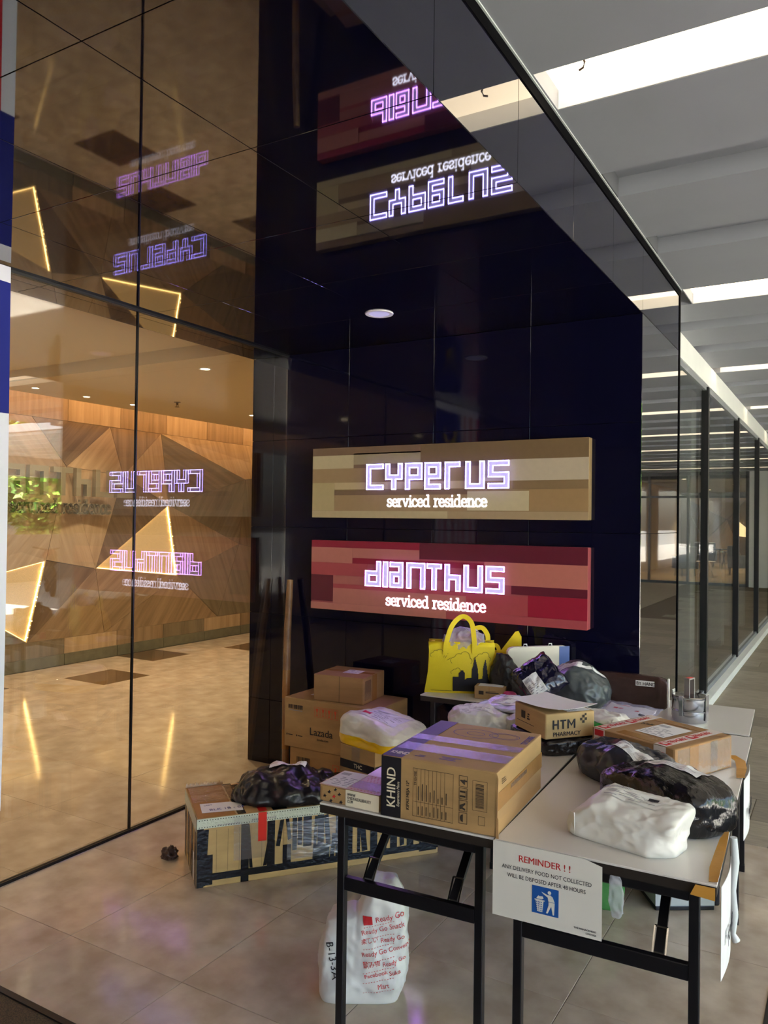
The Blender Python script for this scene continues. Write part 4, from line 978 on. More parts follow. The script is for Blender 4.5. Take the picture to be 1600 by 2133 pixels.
# --- loose mailers between pharmacy carton and pouch --------------------
gb = thing('green_packet', 'small green plastic packet under the white courier bags', 'parcel', (-.915, 3.27, TT), math.radians(-20))
soft('packet', pmat('green_film', (40, 140, 62), rough=.25, bump=.4, bscale=20), gb, .20, .13, .045, n=3, wr=.008, fr=18, seed=51)
bb = thing('blue_packet', 'small bright blue plastic packet peeking beside the pharmacy carton', 'parcel', (-.965, 3.14, TT), math.radians(-35))
soft('packet', pmat('blue_film', (36, 76, 176), rough=.25, bump=.4, bscale=20), bb, .10, .07, .035, n=3, wr=.006, fr=22, seed=52)
wm = thing('courier_bag', 'crumpled white courier bag on top of the green packet', 'parcel', (-.895, 3.33, TT+.036), math.radians(-14)); wm.rotation_euler.x = math.radians(5)
mailer('bag_film', WPL, wm, .24, .15, .028, seed=53, wr=.010, fr=20)
cs_ = thing('document_sleeve', 'clear plastic sleeve with red printed shipping slip, in front of brown pouch', 'parcel', (-.815, 3.47, TT+.050), math.radians(-12)); cs_.rotation_euler.x = math.radians(14)
sl_ = mailer('slip', PAPER, cs_, .21, .12, .006, seed=54, wr=.003, fr=16)
drape(sl_, -.03, .02, 0, .1, .05, INKR, 'red_print', cs_, rects=[(-.04, -.02, -.015, 0), (-.015, .005, -.015, 0), (.06, .078, -.02, -.005), (-.04, .03, .018, .022)])
drape(sl_, .07, -.02, 0, .04, .03, INK, 'dark_print', cs_, rects=[(-.012, .012, -.006, .012)])
o = mailer('clear_film', filmmat('sleeve_film', milk=.3, rgb=(210, 210, 236), rough=.08), cs_, .24, .15, .014, seed=55, wr=.006, fr=16); o.location.z = .001
gt = thing('translucent_bag', 'crumpled translucent greyish plastic bag below the dark parcels', 'parcel', (-1.06, 3.42, TT), math.radians(10))
soft('bag_film', pmat('milky_film', (196, 200, 190), rough=.22, bump=.4, bscale=18), gt, .26, .16, .055, n=2.6, wr=.014, fr=16, seed=56)
# --- pile at the back wall ---------------------------------------------
gp = thing('grey_parcel', 'bulging dark grey plastic parcel with white label, at the right of the wall pile', 'parcel', (-1.105, 3.74, TT), math.radians(-12))
GRYF2 = pmat('slate_film', (74, 80, 82), rough=.3, ior=1.5, bump=.4, bscale=16)
def gshape(q, x, y, z): return x, y, z*(1-.35*max(0, q.x))
gpw = soft('film_wrap', GRYF2, gp, .27, .24, .195, n=2.8, wr=.008, fr=15, seed=61, flat=.7, shape=gshape, sub=32, fold=.022, ff=9)
sticker(gpw, -.04, -.035, .35, .12, .07, gp, seed=62)
drape(gpw, .06, .03, -.6, .025, .15, PAPER, 'white_strip', gp, lift=.002)
bq = thing('blue_black_parcel', 'shiny blue black square parcel with a label, tilted up on one corner', 'parcel', (-1.262, 3.555, TT+.018))
bq.rotation_mode = 'XYZ'
nrm = Vector((.12, -.80, .60)).normalized(); e1 = Vector((1, .15, 0)); e1 = (e1-nrm*e1.dot(nrm)).normalized(); e2 = nrm.cross(e1)
a45 = math.radians(43); ux = e1*math.cos(a45)+e2*math.sin(a45); uy = nrm.cross(ux)
mm = Matrix((ux, uy, nrm)).transposed().to_4x4(); mm.translation = Vector((-1.255, 3.60, TT+.126)); bq.matrix_world = mm
bqw = mailer('film_wrap', pmat('blue_black_film', (22, 22, 44), rough=.16, ior=1.6, bump=.55, bscale=22, bdetail=5), bq, .20, .205, .050, seed=64, wr=.010, fr=18, n=5)
sticker(bqw, -.045, -.035, -.06, .075, .10, bq, seed=65)
cb = Carton('paper_carrier', 'flat pale card carrier bag with blue edge, standing behind the dark parcels', (-1.493, 3.80), math.radians(45), .345, .03, .225, TT, pmat('pale_card', (214, 206, 190), rough=.5))
cb.patch('front', [(.285, .343, .002, .223)], pmat('royal_blue_print', (36, 78, 150), rough=.4), 'blue_edge'); cb.root['category'] = 'bag'
for u in (.10, .24): MB().tube([(u-.01, .015, .222), (u-.008, .015, .236), (u+.008, .015, .236), (u+.01, .015, .222)], .0035, 8).build('rope_handle', PAPER, cb.root)
kb = thing('black_bag', 'tall crumpled black plastic bag right of the yellow shopping bag', 'bag', (-1.485, 3.70, TT), math.radians(-8))
def kshape(q, x, y, z): return x+.10*(1-z/.21)**2*(1 if q.x > -.3 else .2), y, z*(1-.18*max(0, q.x))
soft('bag_film', pmat('matt_black_film', (30, 29, 31), rough=.36, bump=.5, bscale=18, stretch=(3, 3, 1)), kb, .125, .13, .215, n=2.6, wr=.010, fr=13, seed=71, shape=kshape, sub=32, fold=.022, ff=12)
sb = Carton('tiny_carton', 'tiny brown carton with white top label in front of the yellow bag', (-1.573, 3.560), math.radians(13), .150, .075, .062, TT, KR1)
sb.patch('top', [(.018, .138, .008, .068)], PAPER, 'top_label'); sb.patch('front', [(.022, .046, .022, .040), (.056, .12, .030, .035), (.056, .105, .038, .040)], INKB, 'fine_print', .0012, t=.0002)
sb.patch('front', [(.072, .074, .001, .061)], TAPEB, 'seam_tape'); sb.patch('right', [(.012, .06, .002, .06)], TAPEB, 'brown_tape')
rp = thing('pink_packet', 'small pink and white packet wedged behind the tiny carton', 'parcel', (-1.405, 3.60, TT), .3)
soft('packet', pmat('pink_film', (206, 70, 120), rough=.3), rp, .07, .05, .045, n=3, wr=.006, fr=24, seed=75)
# white mailers on the left table
m1 = thing('pale_parcel', 'wrinkled white bubble parcel with label, behind the fan carton', 'parcel', (-1.345, 3.10, TT), math.radians(18))
PALE = pmat('pale_film', (214, 212, 202), rough=.3, bump=.3, bscale=18)
m1w = soft('film_wrap', PALE, m1, .26, .26, .078, n=2.8, wr=.010, fr=16, seed=81)
sticker(m1w, -.01, -.02, .25, .15, .11, m1, seed=82)
m2 = thing('pale_parcel', 'cream plastic parcel underneath the blue tinted mailer', 'parcel', (-1.155, 3.17, TT), math.radians(-6))
soft('film_wrap', PALE, m2, .20, .24, .072, n=2.8, wr=.010, fr=17, seed=84)
m3 = thing('flat_mailer', 'flat white mailer in glossy clear film lying on two pale parcels', 'parcel', (-1.25, 3.24, TT+.073), math.radians(-8)); m3.rotation_euler.x = math.radians(3)
m3w = mailer('mailer_film', pmat('glossy_white_film', (206, 210, 232), rough=.12, bump=.3, bscale=22), m3, .25, .235, .014, seed=85, wr=.006, fr=18)
sticker(m3w, .01, 0, .06, .165, .14, m3, seed=86)
# --- yellow shopping bags -------------------------------------------------
YEL = pmat('yellow_nonwoven', (226, 200, 24), rough=.6, bump=.15, bscale=260)
def shopping_bag(label, x, y, rot, w, d, h, full=True, seed=1, squash=0.0):
    t = thing('shopping_bag', label, 'bag', (x, y, TT), rot)
    m = MB(); N = 10; Q = []
    for j in range(N+1):
        z = h*j/N; k = 1-.02*j/N; bl = .018*math.sin(PI*j/N); row = []
        wl = w/2*(1+.10*(1-j/N)**3)
        for (a, b) in [(-1, -1), (-.5, -1), (0, -1), (.5, -1), (1, -1), (1, 0), (1, 1), (.5, 1), (0, 1), (-.5, 1), (-1, 1), (-1, 0)]:
            px = a*(wl if a < 0 else w/2*k); py = b*d/2*(1-.25*j/N)
            if b == 0: px *= 1-.10*j/N*2; 
            px += .006*noise_v((a*3, b*3, z*9), seed); py += (b*bl if abs(a) < .9 else 0)+.005*noise_v((a*5, z*11, b), seed)-squash*(z/h)**2*.08
            row.append((px, py, z*(1-squash*.25*(a+1)/2)))
        Q += row
    n = 12; m.v = Q
    for j in range(N):
        for i in range(n): m.f.append((j*n+i, j*n+(i+1) % n, (j+1)*n+(i+1) % n, (j+1)*n+i))
    m.f.append(tuple(range(n))[::-1])
    b = m.build('bag_body', YEL, t, smooth=True); sd = b.modifiers.new('cloth', 'SOLIDIFY'); sd.thickness = .0015; sd.offset = -1
    return t, b
def strap(t, pts, w=.024, th=.002, name='handle'):
    m = MB(); P = [Vector(p) for p in pts]; C = []
    for i in range(len(P)-1):
        for k in range(6):
            a = k/6; p0, p1, p2, p3 = P[max(i-1, 0)], P[i], P[i+1], P[min(i+2, len(P)-1)]
            C.append(.5*((2*p1)+(p2-p0)*a+(2*p0-5*p1+4*p2-p3)*a*a+(3*p1-p0-3*p2+p3)*a**3))
    C.append(P[-1]); k0 = 0
    for i, c in enumerate(C):
        d = (C[min(i+1, len(C)-1)]-C[max(i-1, 0)]).normalized(); s = d.cross(Vector((0, 1, .12))).normalized()*w/2; q = s.cross(d).normalized()*th/2
        m.v += [tuple(c-s-q), tuple(c+s-q), tuple(c+s+q), tuple(c-s+q)]
    for i in range(len(C)-1):
        for j in range(4): m.f.append((i*4+j, i*4+(j+1) % 4, i*4+4+(j+1) % 4, i*4+4+j))
    return m.build(name, YEL, t, smooth=True)
yb, ybody = shopping_bag('yellow shopping bag printed with a black city skyline and clouds, with an arched handle', -1.70, 3.685, math.radians(26), .335, .12, .255)
strap(yb, [(-.085, -.063, .19), (-.078, -.062, .255), (-.05, -.055, .34), (.0, -.05, .385), (.045, -.052, .355), (.060, -.060, .27), (.062, -.064, .20)])
strap(yb, [(.02, .045, .25), (.05, .05, .30), (.10, .05, .318), (.13, .05, .285), (.135, .045, .25)])
SKY = [(-.045, .012), (-.045, .085), (-.015, .085), (-.015, .105), (-.006, .112), (-.006, .118), (.008, .118), (.008, .112), (.016, .105), (.016, .072), (.026, .08), (.05, .082), (.05, .125), (.056, .14), (.06, .165), (.066, .185), (.070, .165),
       (.076, .14), (.080, .125), (.083, .075), (.103, .078), (.106, .13), (.112, .155), (.118, .175), (.124, .14), (.130, .09), (.140, .06), (.150, .015)]
bvh_b = BVHTree.FromPolygons([v.co for v in ybody.data.vertices], [tuple(p.vertices) for p in ybody.data.polygons])
def onbag(u, v, lift=.0022):
    hit = bvh_b.ray_cast(Vector((u, -1, v)), Vector((0, 1, 0))); return hit[0]+Vector((0, -lift, 0)) if hit[0] else None
def top_of(u):
    best = .012
    for (a, b) in zip(SKY[:-1], SKY[1:]):
        lo, hi = min(a[0], b[0]), max(a[0], b[0])
        if lo <= u <= hi: best = max(best, a[1]+(b[1]-a[1])*(u-a[0])/(b[0]-a[0]) if hi-lo > 1e-6 else max(a[1], b[1]))
    return best
m = MB(); NU = 78; NV = 12
for i in range(NU):
    u0_, u1_ = -.045+.195*i/NU, -.045+.195*(i+1)/NU; tp = top_of((u0_+u1_)/2)
    for j in range(NV):
        q = [onbag(u_, .012+(tp-.012)*j_/NV, .0035) for u_, j_ in ((u0_, j), (u1_, j), (u1_, j+1), (u0_, j+1))]
        if all(q): m.add(q, [(0, 1, 2, 3)])
m.build('skyline_print', INK, yb)
def curve_print(pts, w=.0016):
    m = MB(); P = [onbag(u, v, .003) for u, v in pts]; P = [p for p in P if p]
    m.tube(P, w/2, 5); o = m.build('cloud_print', INK, yb); return o
def cloud(cx, cy, s):
    P = []
    for (x, y, r, a0, a1) in ((-.8, .1, .35, 4.2, 1.6), (-.25, .45, .42, 2.9, .9), (.45, .55, .55, 2.5, .2), (.95, .1, .3, 1.4, -1.2)):
        P += [(cx+s*(x+r*math.cos(a0+(a1-a0)*i/8)), cy+s*(y+r*math.sin(a0+(a1-a0)*i/8))) for i in range(9)]
    return P
curve_print(cloud(-.005, .16, .045)); curve_print(cloud(.10, .17, .035)); curve_print(cloud(-.03, .105, .022)); curve_print(cloud(-.125, .185, .03)); curve_print([(-.085, .175), (-.07, .20)]); curve_print([(-.075, .165), (-.055, .178)]); curve_print([(-.155, .012), (-.05, .012)], .002)
cf = soft('clear_bag_content', filmmat('clear_wrap', milk=.38, rgb=(214, 206, 222), rough=.1, bump=1.0, bscale=40), yb, .23, .10, .12, n=2.3, wr=.014, fr=20, seed=91, loc=(.015, 0, .20))
soft('wrapped_content', pmat('tan_content', (176, 128, 108), rough=.5), yb, .17, .07, .085, n=2.6, wr=.008, fr=18, seed=92, loc=(.02, 0, .205))
y2, y2b = shopping_bag('slumped yellow shopping bag standing behind the black plastic bag', -1.565, 3.955, math.radians(20), .19, .10, .185, seed=5, squash=.4)
strap(y2, [(-.075, -.05, .15), (-.07, -.05, .20), (-.055, -.05, .215), (-.04, -.05, .20), (-.035, -.05, .16)], w=.02)
MB().prism([(-.04, .0), (.005, .06), (.045, .115), (.062, .12), (.078, .09), (.08, .0)], lambda u, v, d: (u, .01+d+v*.1, .165+v), .003).build('folded_top', YEL, y2)
MB().prism([(-.03, .085), (.02, .115), (.07, .10), (.085, .06), (.085, .02), (-.02, .02)], lambda u, v, d: (u, -.058+d-v*.02, v), .001).build('black_print', INK, y2)

# ------------------------------------------------------------------ floor stack at the left
A51 = math.atan2(.78, .625)
L1 = Carton('stack_carton', 'lower brown carton with barcode under the carton printed Laza, by the wall', (-2.80, 3.705), 0, .60, .36, .285, 0, KR1)
L1.barcode('front', .05, .145, .19, .235); L1.patch('front', outline(.30, .345, .15, .225, .002)+[(.316, .328, .18, .21), (.31, .335, .165, .17)], pmat('orange_red_ink', (206, 84, 44), rough=.6), 'handling_icon', .0012, t=.0002)
L2 = Carton('stack_carton', 'large brown carton printed Laza with red handling icons, stacked by the wall', (-2.84, 3.70), 0, .62, .368, .284, .2855, KR1)
L2.barcode('front', .03, .135, .222, .246, seed=7); L2.patch('front', [(.035, .13, .212, .216)], INKG, 'barcode_digits', .0012, t=.0002)
OR = MATS['orange_red_ink']
for i in range(4):
    u = .215+.042*i; L2.patch('front', outline(u, u+.036, .195, .252, .0015), OR, 'icon_frame', .0012, t=.0002)
    L2.patch('front', None, OR, 'icon_mark', .0012, t=.0002, polys=[[(u+.009, .243), (u+.027, .243), (u+.023, .228), (u+.020, .222), (u+.020, .208), (u+.026, .203), (u+.010, .203), (u+.016, .208), (u+.016, .222), (u+.012, .228)]])
L2.text('front', 'Lazada', .182, .088, .060, INK, bold=.004, name='brand_print'); L2.text('front', 'lazada.com', .235, .062, .018, INKB, name='web_print')
for u in (.018, .088): L2.patch('front', [(u, u+.008, .066, .076), (u+.012, u+.045, .068, .073)], INKB, 'fine_print', .0012, t=.0002)
L2.patch('top', [(.10, .2, .12, .2)], PAPER, 'top_label')
L3 = Carton('sealed_carton', 'smaller plain brown carton with tape and label, topmost of the wall stack', (-2.65, 3.722), math.radians(6.5), .317, .292, .150, .570, KR3)
L3.label('top', .135, .235, .10, .20, seed=43); L3.patch('top', [(.002, .315, .13, .175)], TAPEB, 'brown_tape'); L3.patch('right', [(.12, .18, .001, .149)], TAPEB, 'brown_tape'); L3.patch('right', [(.02, .10, .02, .13)], TAPEC, 'clear_tape', .001)
L3.patch('front', [(.165, .167, .001, .149)], INKB, 'flap_seam', .0006)
# long carton bound in black tape
TB = Carton('long_taped_carton', 'long carton bound in strips of black tape lying on the floor', (-2.425, 2.553), A51, 1.15, .42, .30, 0, KR2)
for i, (u0, u1, v0, v1) in enumerate(((.002, .030, .002, .27), (.034, .070, .01, .14), (.193, .228, .002, .298), (.310, .345, .045, .298), (.381, .419, .05, .14), (.425, .446, .11, .26), (.450, .470, .13, .27), (.476, .515, .12, .262),
                        (.543, .573, .09, .27), (.53, .60, .05, .12), (.630, .662, .045, .28), (.690, .712, .05, .24), (.735, .75, .06, .22), (.80, .835, .05, .26), (.90, .935, .03, .25), (.985, 1.02, .03, .27), (1.05, 1.14, .02, .26))):
    TB.patch('front', [(u0, u1, v0, v1)], TAPEK, 'black_tape', .0006+.00012*(i % 3))
TB.patch('front', [(.07, 1.148, .028, .058)], TAPEK, 'black_tape', .0012)
PERF_T = pmat('perforated_clear_tape', (196, 204, 190), rough=.25, bump=.4, bscale=90)
TB.patch('front', [(.0, 1.148, .256, .299)], PERF_T, 'perforated_tape', .0016)
dots = [(.008+.0115*i, .0125+.0115*i, v, v+.0035) for i in range(98) for v in (.260, .290)]
TB.patch('front', dots, INK, 'tape_dots', .0022, t=.0002)
TB.patch('front', [(.24+.008*i, .245+.008*i, .266, .274) for i in range(14)]+[(.09+.007*i, .094+.007*i, .262, .268) for i in range(14)], INKG, 'tape_print', .0022, t=.0002)
TB.patch('front', [(.268, .306, .172, .299)], TAPER, 'red_tape', .0034)
TB.patch('front', [(.16, .30, .10, .29)], TAPEC, 'clear_tape', .0030); TB.patch('front', [(.40, .66, .07, .24)], TAPEC, 'clear_tape', .0030)
for i in range(7): u = .085+.05*i; TB.patch('front', [(u, u+.001, .06, .245)], INKB, 'crease', .0004, t=.0002)
TB.text('front', '业电(', .845, .12, .085, INKG, lift=.0022, bold=.01, name='carton_print')
for i, (u0, u1, v0, v1) in enumerate(((.02, .07, .002, .25), (.12, .15, .04, .29), (.36, .418, .0, .299), (.27, .31, .0, .25))): TB.patch('left', [(u0, u1, v0, v1)], TAPEK, 'black_tape', .0008)
TB.patch('left', [(.32, .352, .01, .13)], PAPER, 'torn_paper', .0012); TB.patch('left', [(.20, .24, .05, .28)], TAPEB, 'brown_tape', .0012); TB.patch('left', [(.0, .418, .24, .299)], PERF_T, 'perforated_tape', .0018)
TB.patch('top', [(.004, .17, .004, .416)], TAPEB, 'brown_tape', .0006)
for i in range(5): TB.patch('top', [(.20, 1.14, .10+.064*i, .142+.064*i)], TAPEK, 'black_tape', .0006)
for u0, u1 in ((.178, .215), (.335, .40), (.52, .60), (.70, .78), (.90, .98)): TB.patch('top', [(u0, u1, .002, .418)], TAPEK, 'black_tape', .0012)
TB.patch('top', [(.272, .31, .002, .06)], TAPER, 'red_tape', .0018); TB.patch('top', [(.47, .53, .12, .20)], TAPER, 'red_tape', .0020)
lp_ = TB.patch('top', None, PAPER, 'address_slip', .0022, polys=[[(.03, .06), (.21, .045), (.215, .13), (.17, .165), (.035, .175)]])
TB.text('top', 'BLK 1B - 03', .065, .075, .032, INKBL, rot=.02, lift=.0035, bold=-.004, name='handwriting'); TB.text('top', 'UNIT', .05, .14, .016, INKBL, rot=.05, lift=.0035, name='handwriting')
for i in range(26):
    u = .0+.0075*i
    MB().prism([(0, 0), (.012, .002), (.007, .016+random.uniform(0, .012))], lambda a, b, d, u=u: (u*.9+a, .419-d+b*.15, .299+b), .0015).build('torn_film', TAPEB, TB.root)
rnt = random.Random(19)
for u, w_t, v0, v1, sl_t in ((.018, .022, .004, .25, .012), (.232, .014, .06, .25, -.016), (.292, .016, .06, .17, .02), (.350, .018, .14, .255, .018), (.405, .016, .16, .255, -.012), (.520, .014, .06, .25, .01), (.586, .022, .10, .255, -.014),
                             (.602, .02, .05, .16, .012), (.672, .014, .08, .25, .012), (.76, .026, .06, .255, -.02), (.86, .02, .05, .20, .014), (.95, .022, .06, .25, -.01)):
    TB.patch('front', None, TAPEK, 'black_tape', .0010+.0001*rnt.randint(0, 3), polys=[[(u, v0), (u+w_t, v0+rnt.uniform(-.008, .008)), (u+w_t+sl_t, v1), (u+sl_t, v1+rnt.uniform(-.008, .008))]])
for u in (.16, .215, .255): TB.patch('left', None, TAPEK, 'black_tape', .0010, polys=[[(u, .004), (u+.018, .0), (u+.024, .24), (u+.004, .245)]])
TB.patch('top', None, TAPEK, 'black_tape', .0014, polys=[[(.17, .41), (.19, .41), (.26, .21), (.235, .20)]]); TB.patch('top', None, CRINK, 'clear_tape', .0030, polys=[[(.01, .20), (.20, .19), (.21, .40), (.01, .41)]])
# scrap of tape at its left corner
sc_ = thing('tape_scrap', 'scrap of twisted dark tape on the floor at the long carton corner', 'litter', (-2.755, 2.72, 0), .3)
soft('scrap', pmat('brown_film_scrap', (70, 48, 40), rough=.3), sc_, .075, .06, .05, n=2, wr=.02, fr=40, seed=77, sub=14)
# crumpled black bag on the long carton
kb2 = thing('black_bag', 'crumpled thin black plastic bag with white slip, on the long taped carton', 'bag', (-2.305, 3.005, .3025), A51-.25)
def kb_shape(q, x, y, z): return x, y, z*(.75+.25*math.cos(q.x*2.2))
kbw = soft('bag_film', pmat('thin_black_film', (24, 23, 27), rough=.3, ior=1.5, bump=.6, bscale=14), kb2, .50, .36, .125, n=2.3, wr=.020, fr=10, seed=101, flat=.3, shape=kb_shape, sub=36, fold=.045, ff=11)
sticker(kbw, .02, .04, -.2, .17, .055, kb2, seed=3, print_=False, lift=.006, name='white_slip')
ps_ = thing('flat_packet', 'thin pale pink packet lying on the long taped carton', 'parcel', (-2.085, 3.185, .3025), A51-.9)
mailer('packet_film', pmat('pale_pink_film', (204, 178, 168), rough=.4), ps_, .16, .10, .02, seed=106)
# carton with black band and the yellow white mailer on it
TC = Carton('banded_carton', 'small brown carton with a black band printed THC, under the yellow mailer', (-2.17, 3.285), math.radians(-12), .235, .19, .196, .302, KR1)
TC.patch('front', [(.001, .234, .085, .125)], DARKP, 'black_band', .0008); TC.patch('right', [(.001, .189, .085, .125)], DARKP, 'black_band', .0008); TC.text('front', 'THC', .095, .095, .028, CREAM, bold=.01, name='brand_print')
TC.text('front', 'BEST   BOX', .03, .045, .024, INKB, name='print'); TC.patch('front', [(.08, .135, .12, .195)], TAPEC, 'clear_tape', .001)
ym = thing('yellow_mailer', 'bulging white and yellow padded mailer with red heart sticker, on the banded carton', 'parcel', (-1.985, 3.385, .502), math.radians(-14))
YW = pmat('white_yellow_film', (222, 220, 208), rough=.28, bump=.25, bscale=16)
nt2 = YW.node_tree; bs = nt2.nodes['Principled BSDF']; tcn = nt2.nodes.new('ShaderNodeTexCoord'); sx_ = nt2.nodes.new('ShaderNodeSeparateXYZ'); nt2.links.new(tcn.outputs['Object'], sx_.inputs[0])
nz_ = nt2.nodes.new('ShaderNodeTexNoise'); nz_.inputs['Scale'].default_value = 9; nt2.links.new(tcn.outputs['Object'], nz_.inputs['Vector'])
ma_ = nt2.nodes.new('ShaderNodeMath'); ma_.operation = 'MULTIPLY_ADD'; ma_.inputs[1].default_value = .03; nt2.links.new(nz_.outputs['Fac'], ma_.inputs[0]); nt2.links.new(sx_.outputs['Z'], ma_.inputs[2])
cr_ = nt2.nodes.new('ShaderNodeValToRGB'); cr_.color_ramp.interpolation = 'CONSTANT'; cr_.color_ramp.elements[0].color = (*lin((232, 186, 10)), 1); cr_.color_ramp.elements[1].color = (*lin((222, 220, 208)), 1); cr_.color_ramp.elements[1].position = .062
nt2.links.new(ma_.outputs[0], cr_.inputs[0]); nt2.links.new(cr_.outputs[0], bs.inputs['Base Color'])
def ysh(q, x, y, z): return x, y, z*(1-.35*max(0, q.x))
ymw = soft('mailer_film', YW, ym, .39, .30, .145, n=5.0, wr=.006, fr=16, seed=111, flat=.6, shape=ysh, sub=34, fold=.020, ff=8)
sticker(ymw, .02, .0, .1, .2, .15, ym, seed=112, mat=pmat('lavender_paper', (226, 224, 236), rough=.3))
drape(ymw, -.055, -.055, .1, .075, .05, PAPER, 'heart_label', ym, lift=.0035)
drape(ymw, -.06, -.048, .1, .05, .026, pmat('heart_red', (206, 30, 70), rough=.5), 'heart_print', ym, lift=.0045)
# wrapped pole in the corner
pl = thing('wrapped_pole', 'slim pole wrapped in brown paper and tape leaning in the black corner', 'pole', (-3.0, 3.93, 0))
MB().tube([(0, 0, .0), (-.03, .03, .45), (-.055, .07, .9), (-.075, .115, 1.22)], [.021, .022, .023, .02], 14).build('paper_wrap', pmat('brown_wrap_paper', (150, 112, 74), rough=.45, rgb2=(120, 84, 52), scale=14, bump=.3, bscale=30), pl, smooth=True)
MB().tube([(-.0328, .034, .49), (-.042, .049, .66)], [.0245, .0248], 14, cap=False).build('tape_wrap', TAPEB, pl, smooth=True); MB().tube([(-.012, .012, .18), (-.02, .02, .30)], [.0235, .024], 14, cap=False).build('tape_wrap', TAPEB, pl, smooth=True)

# ------------------------------------------------------------------ flag hung on the entrance glass
fg = thing('hanging_flag', 'tall red white and blue flag hung on the glass at the left picture edge', 'flag', (XG+.06, 2.08, .35))
def cloth(name, y0, y1, z0, z1, mat):
    m = MB(); nu, nv = 8, 24
    for k in (0, 1):
        for i in range(nu+1):
            for j in range(nv+1):
                y = y0+(y1-y0)*i/nu; z = z0+(z1-z0)*j/nv
                m.v.append((.014*math.sin(y*16+z*1.3)*(.4+.6*(1-z/2.3))+k*.0015, y, z))
    for i in range(nu):
        for j in range(nv):
            a = (i*(nv+1)+j, (i+1)*(nv+1)+j, (i+1)*(nv+1)+j+1, i*(nv+1)+j+1); K_ = (nu+1)*(nv+1)
            m.f.append(a); m.f.append(tuple(q+K_ for q in a)[::-1])
    return m.build(name, mat, fg, smooth=True)
FR, FWH, FB, FY = pmat('flag_red', (196, 30, 40), rough=.8), pmat('flag_white', (226, 226, 236), rough=.8), pmat('flag_blue', (20, 30, 120), rough=.8), pmat('flag_yellow', (236, 200, 30), rough=.8)
for k in range(14): cloth('stripe', -.0643*(k+1), -.0643*k, 0, 1.69 if k < 8 else 2.25, FWH if k % 2 == 0 else FR)
cloth('canton', -.0643*8, 0, 1.69, 2.25, FB); cloth('header', -.90, 0, 2.25, 2.318, FWH)
star = []
for k in range(28):
    a = 2*PI*k/28; rr = .10 if k % 2 == 0 else .055; star.append((-.24+rr*math.cos(a), 1.90+rr*math.sin(a)))
MB().prism(star, lambda u, v, d: (.022+d, u, v), .001).build('star', FY, fg)
MB().prism([(-.25+.13*math.cos(a), 2.06+.13*math.sin(a)) for a in [PI*.95+PI*1.1*i/16 for i in range(17)]]+[(-.25+.105*math.cos(a), 2.085+.105*math.sin(a)) for a in [PI*2.05-PI*1.1*i/16 for i in range(17)]], lambda u, v, d: (.022+d, u, v), .001).build('crescent', FY, fg)

# ------------------------------------------------------------------ notices on the table edge
LAMP_ = pmat('laminated_paper', (222, 218, 208), rough=.16, ior=1.5, var=.03, scale=10)
nr = math.radians(2.6)
rm = thing('reminder_notice', 'laminated white REMINDER notice with blue litter symbol hanging from the front table edge', 'notice', (-.826, 2.009, .543), nr)
SW, SH = .292, .199
MB().prism([(0, 0), (SW, .0), (SW, SH-.012), (SW*.84, SH), (0, SH)], lambda u, v, d: (u, -.002+d, v), .001).build('sheet', LAMP_, rm)
fm = lambda x, z, y=-.0026: frame_matrix((x, y, z), (1, 0, 0), (0, 0, 1))
text_mesh('heading', 'REMINDER ! !', .0245, pmat('notice_red', (190, 44, 44), rough=.5), rm, fm(SW*.485, .156), depth=.0001, align='CENTER', bold=.003, sx=.98)
text_mesh('body_line', 'ANY DELIVERY FOOD NOT COLLECTED', .0150, INK, rm, fm(SW*.50, .131), depth=.0001, align='CENTER', sx=.885)
text_mesh('body_line', 'WILL BE DISPOSED AFTER 48 HOURS', .0150, INK, rm, fm(SW*.50, .110), depth=.0001, align='CENTER', sx=.855)
text_mesh('signature', 'THE MANAGEMENT', .0065, INK, rm, fm(SW*.955, .017), depth=.0001, align='RIGHT', bold=.01); text_mesh('signature', '12/05/2023', .0062, INK, rm, fm(SW*.955, .0085), depth=.0001, align='RIGHT', bold=.01)
pic = MB().prism([(.110, .032), (.181, .032), (.181, .103), (.110, .103)], lambda u, v, d: (u, -.0029+d, v), .0006).build('litter_symbol', pmat('sign_blue', (28, 82, 156), rough=.4), rm)
def pict(polys, name, mat=LAMP_, y=-.0035):
    m = MB()
    for p in polys: m.prism([(.110+.071*a, .032+.071*b) for a, b in p], lambda u, v, d: (u, y+d, v), .0005)
    return m.build(name, mat, pic)
pict([[(.66+.065*math.cos(2*PI*i/18), .84+.065*math.sin(2*PI*i/18)) for i in range(18)]], 'figure_head')
pict([[(.36, .82), (.60, .745), (.70, .755), (.78, .70), (.86, .52), (.62, .52), (.60, .66), (.42, .76)]], 'figure_body')
pict([[(.63, .50), (.86, .50), (.84, .06), (.79, .06), (.73, .36), (.60, .08), (.54, .08), (.63, .38)]], 'figure_legs')
pict([[(.10, .52), (.48, .52), (.48, .48), (.10, .48)]], 'bin_rim'); pict([[(.14, .48), (.44, .48), (.40, .08), (.20, .08)]], 'bin')
o = pict([[(.165+.062*i+.006*j, .41-.075*j), (.195+.062*i+.004*j, .41-.075*j), (.195+.062*i+.004*j, .45-.075*j), (.165+.062*i+.006*j, .45-.075*j)] for i in range(4) for j in range(5)], 'bin_holes', MATS['sign_blue'], -.0039); o['kind'] = 'stuff'
pict([[(.17, .56), (.24, .66), (.28, .64), (.40, .66), (.44, .59), (.38, .545), (.20, .545)]], 'litter')
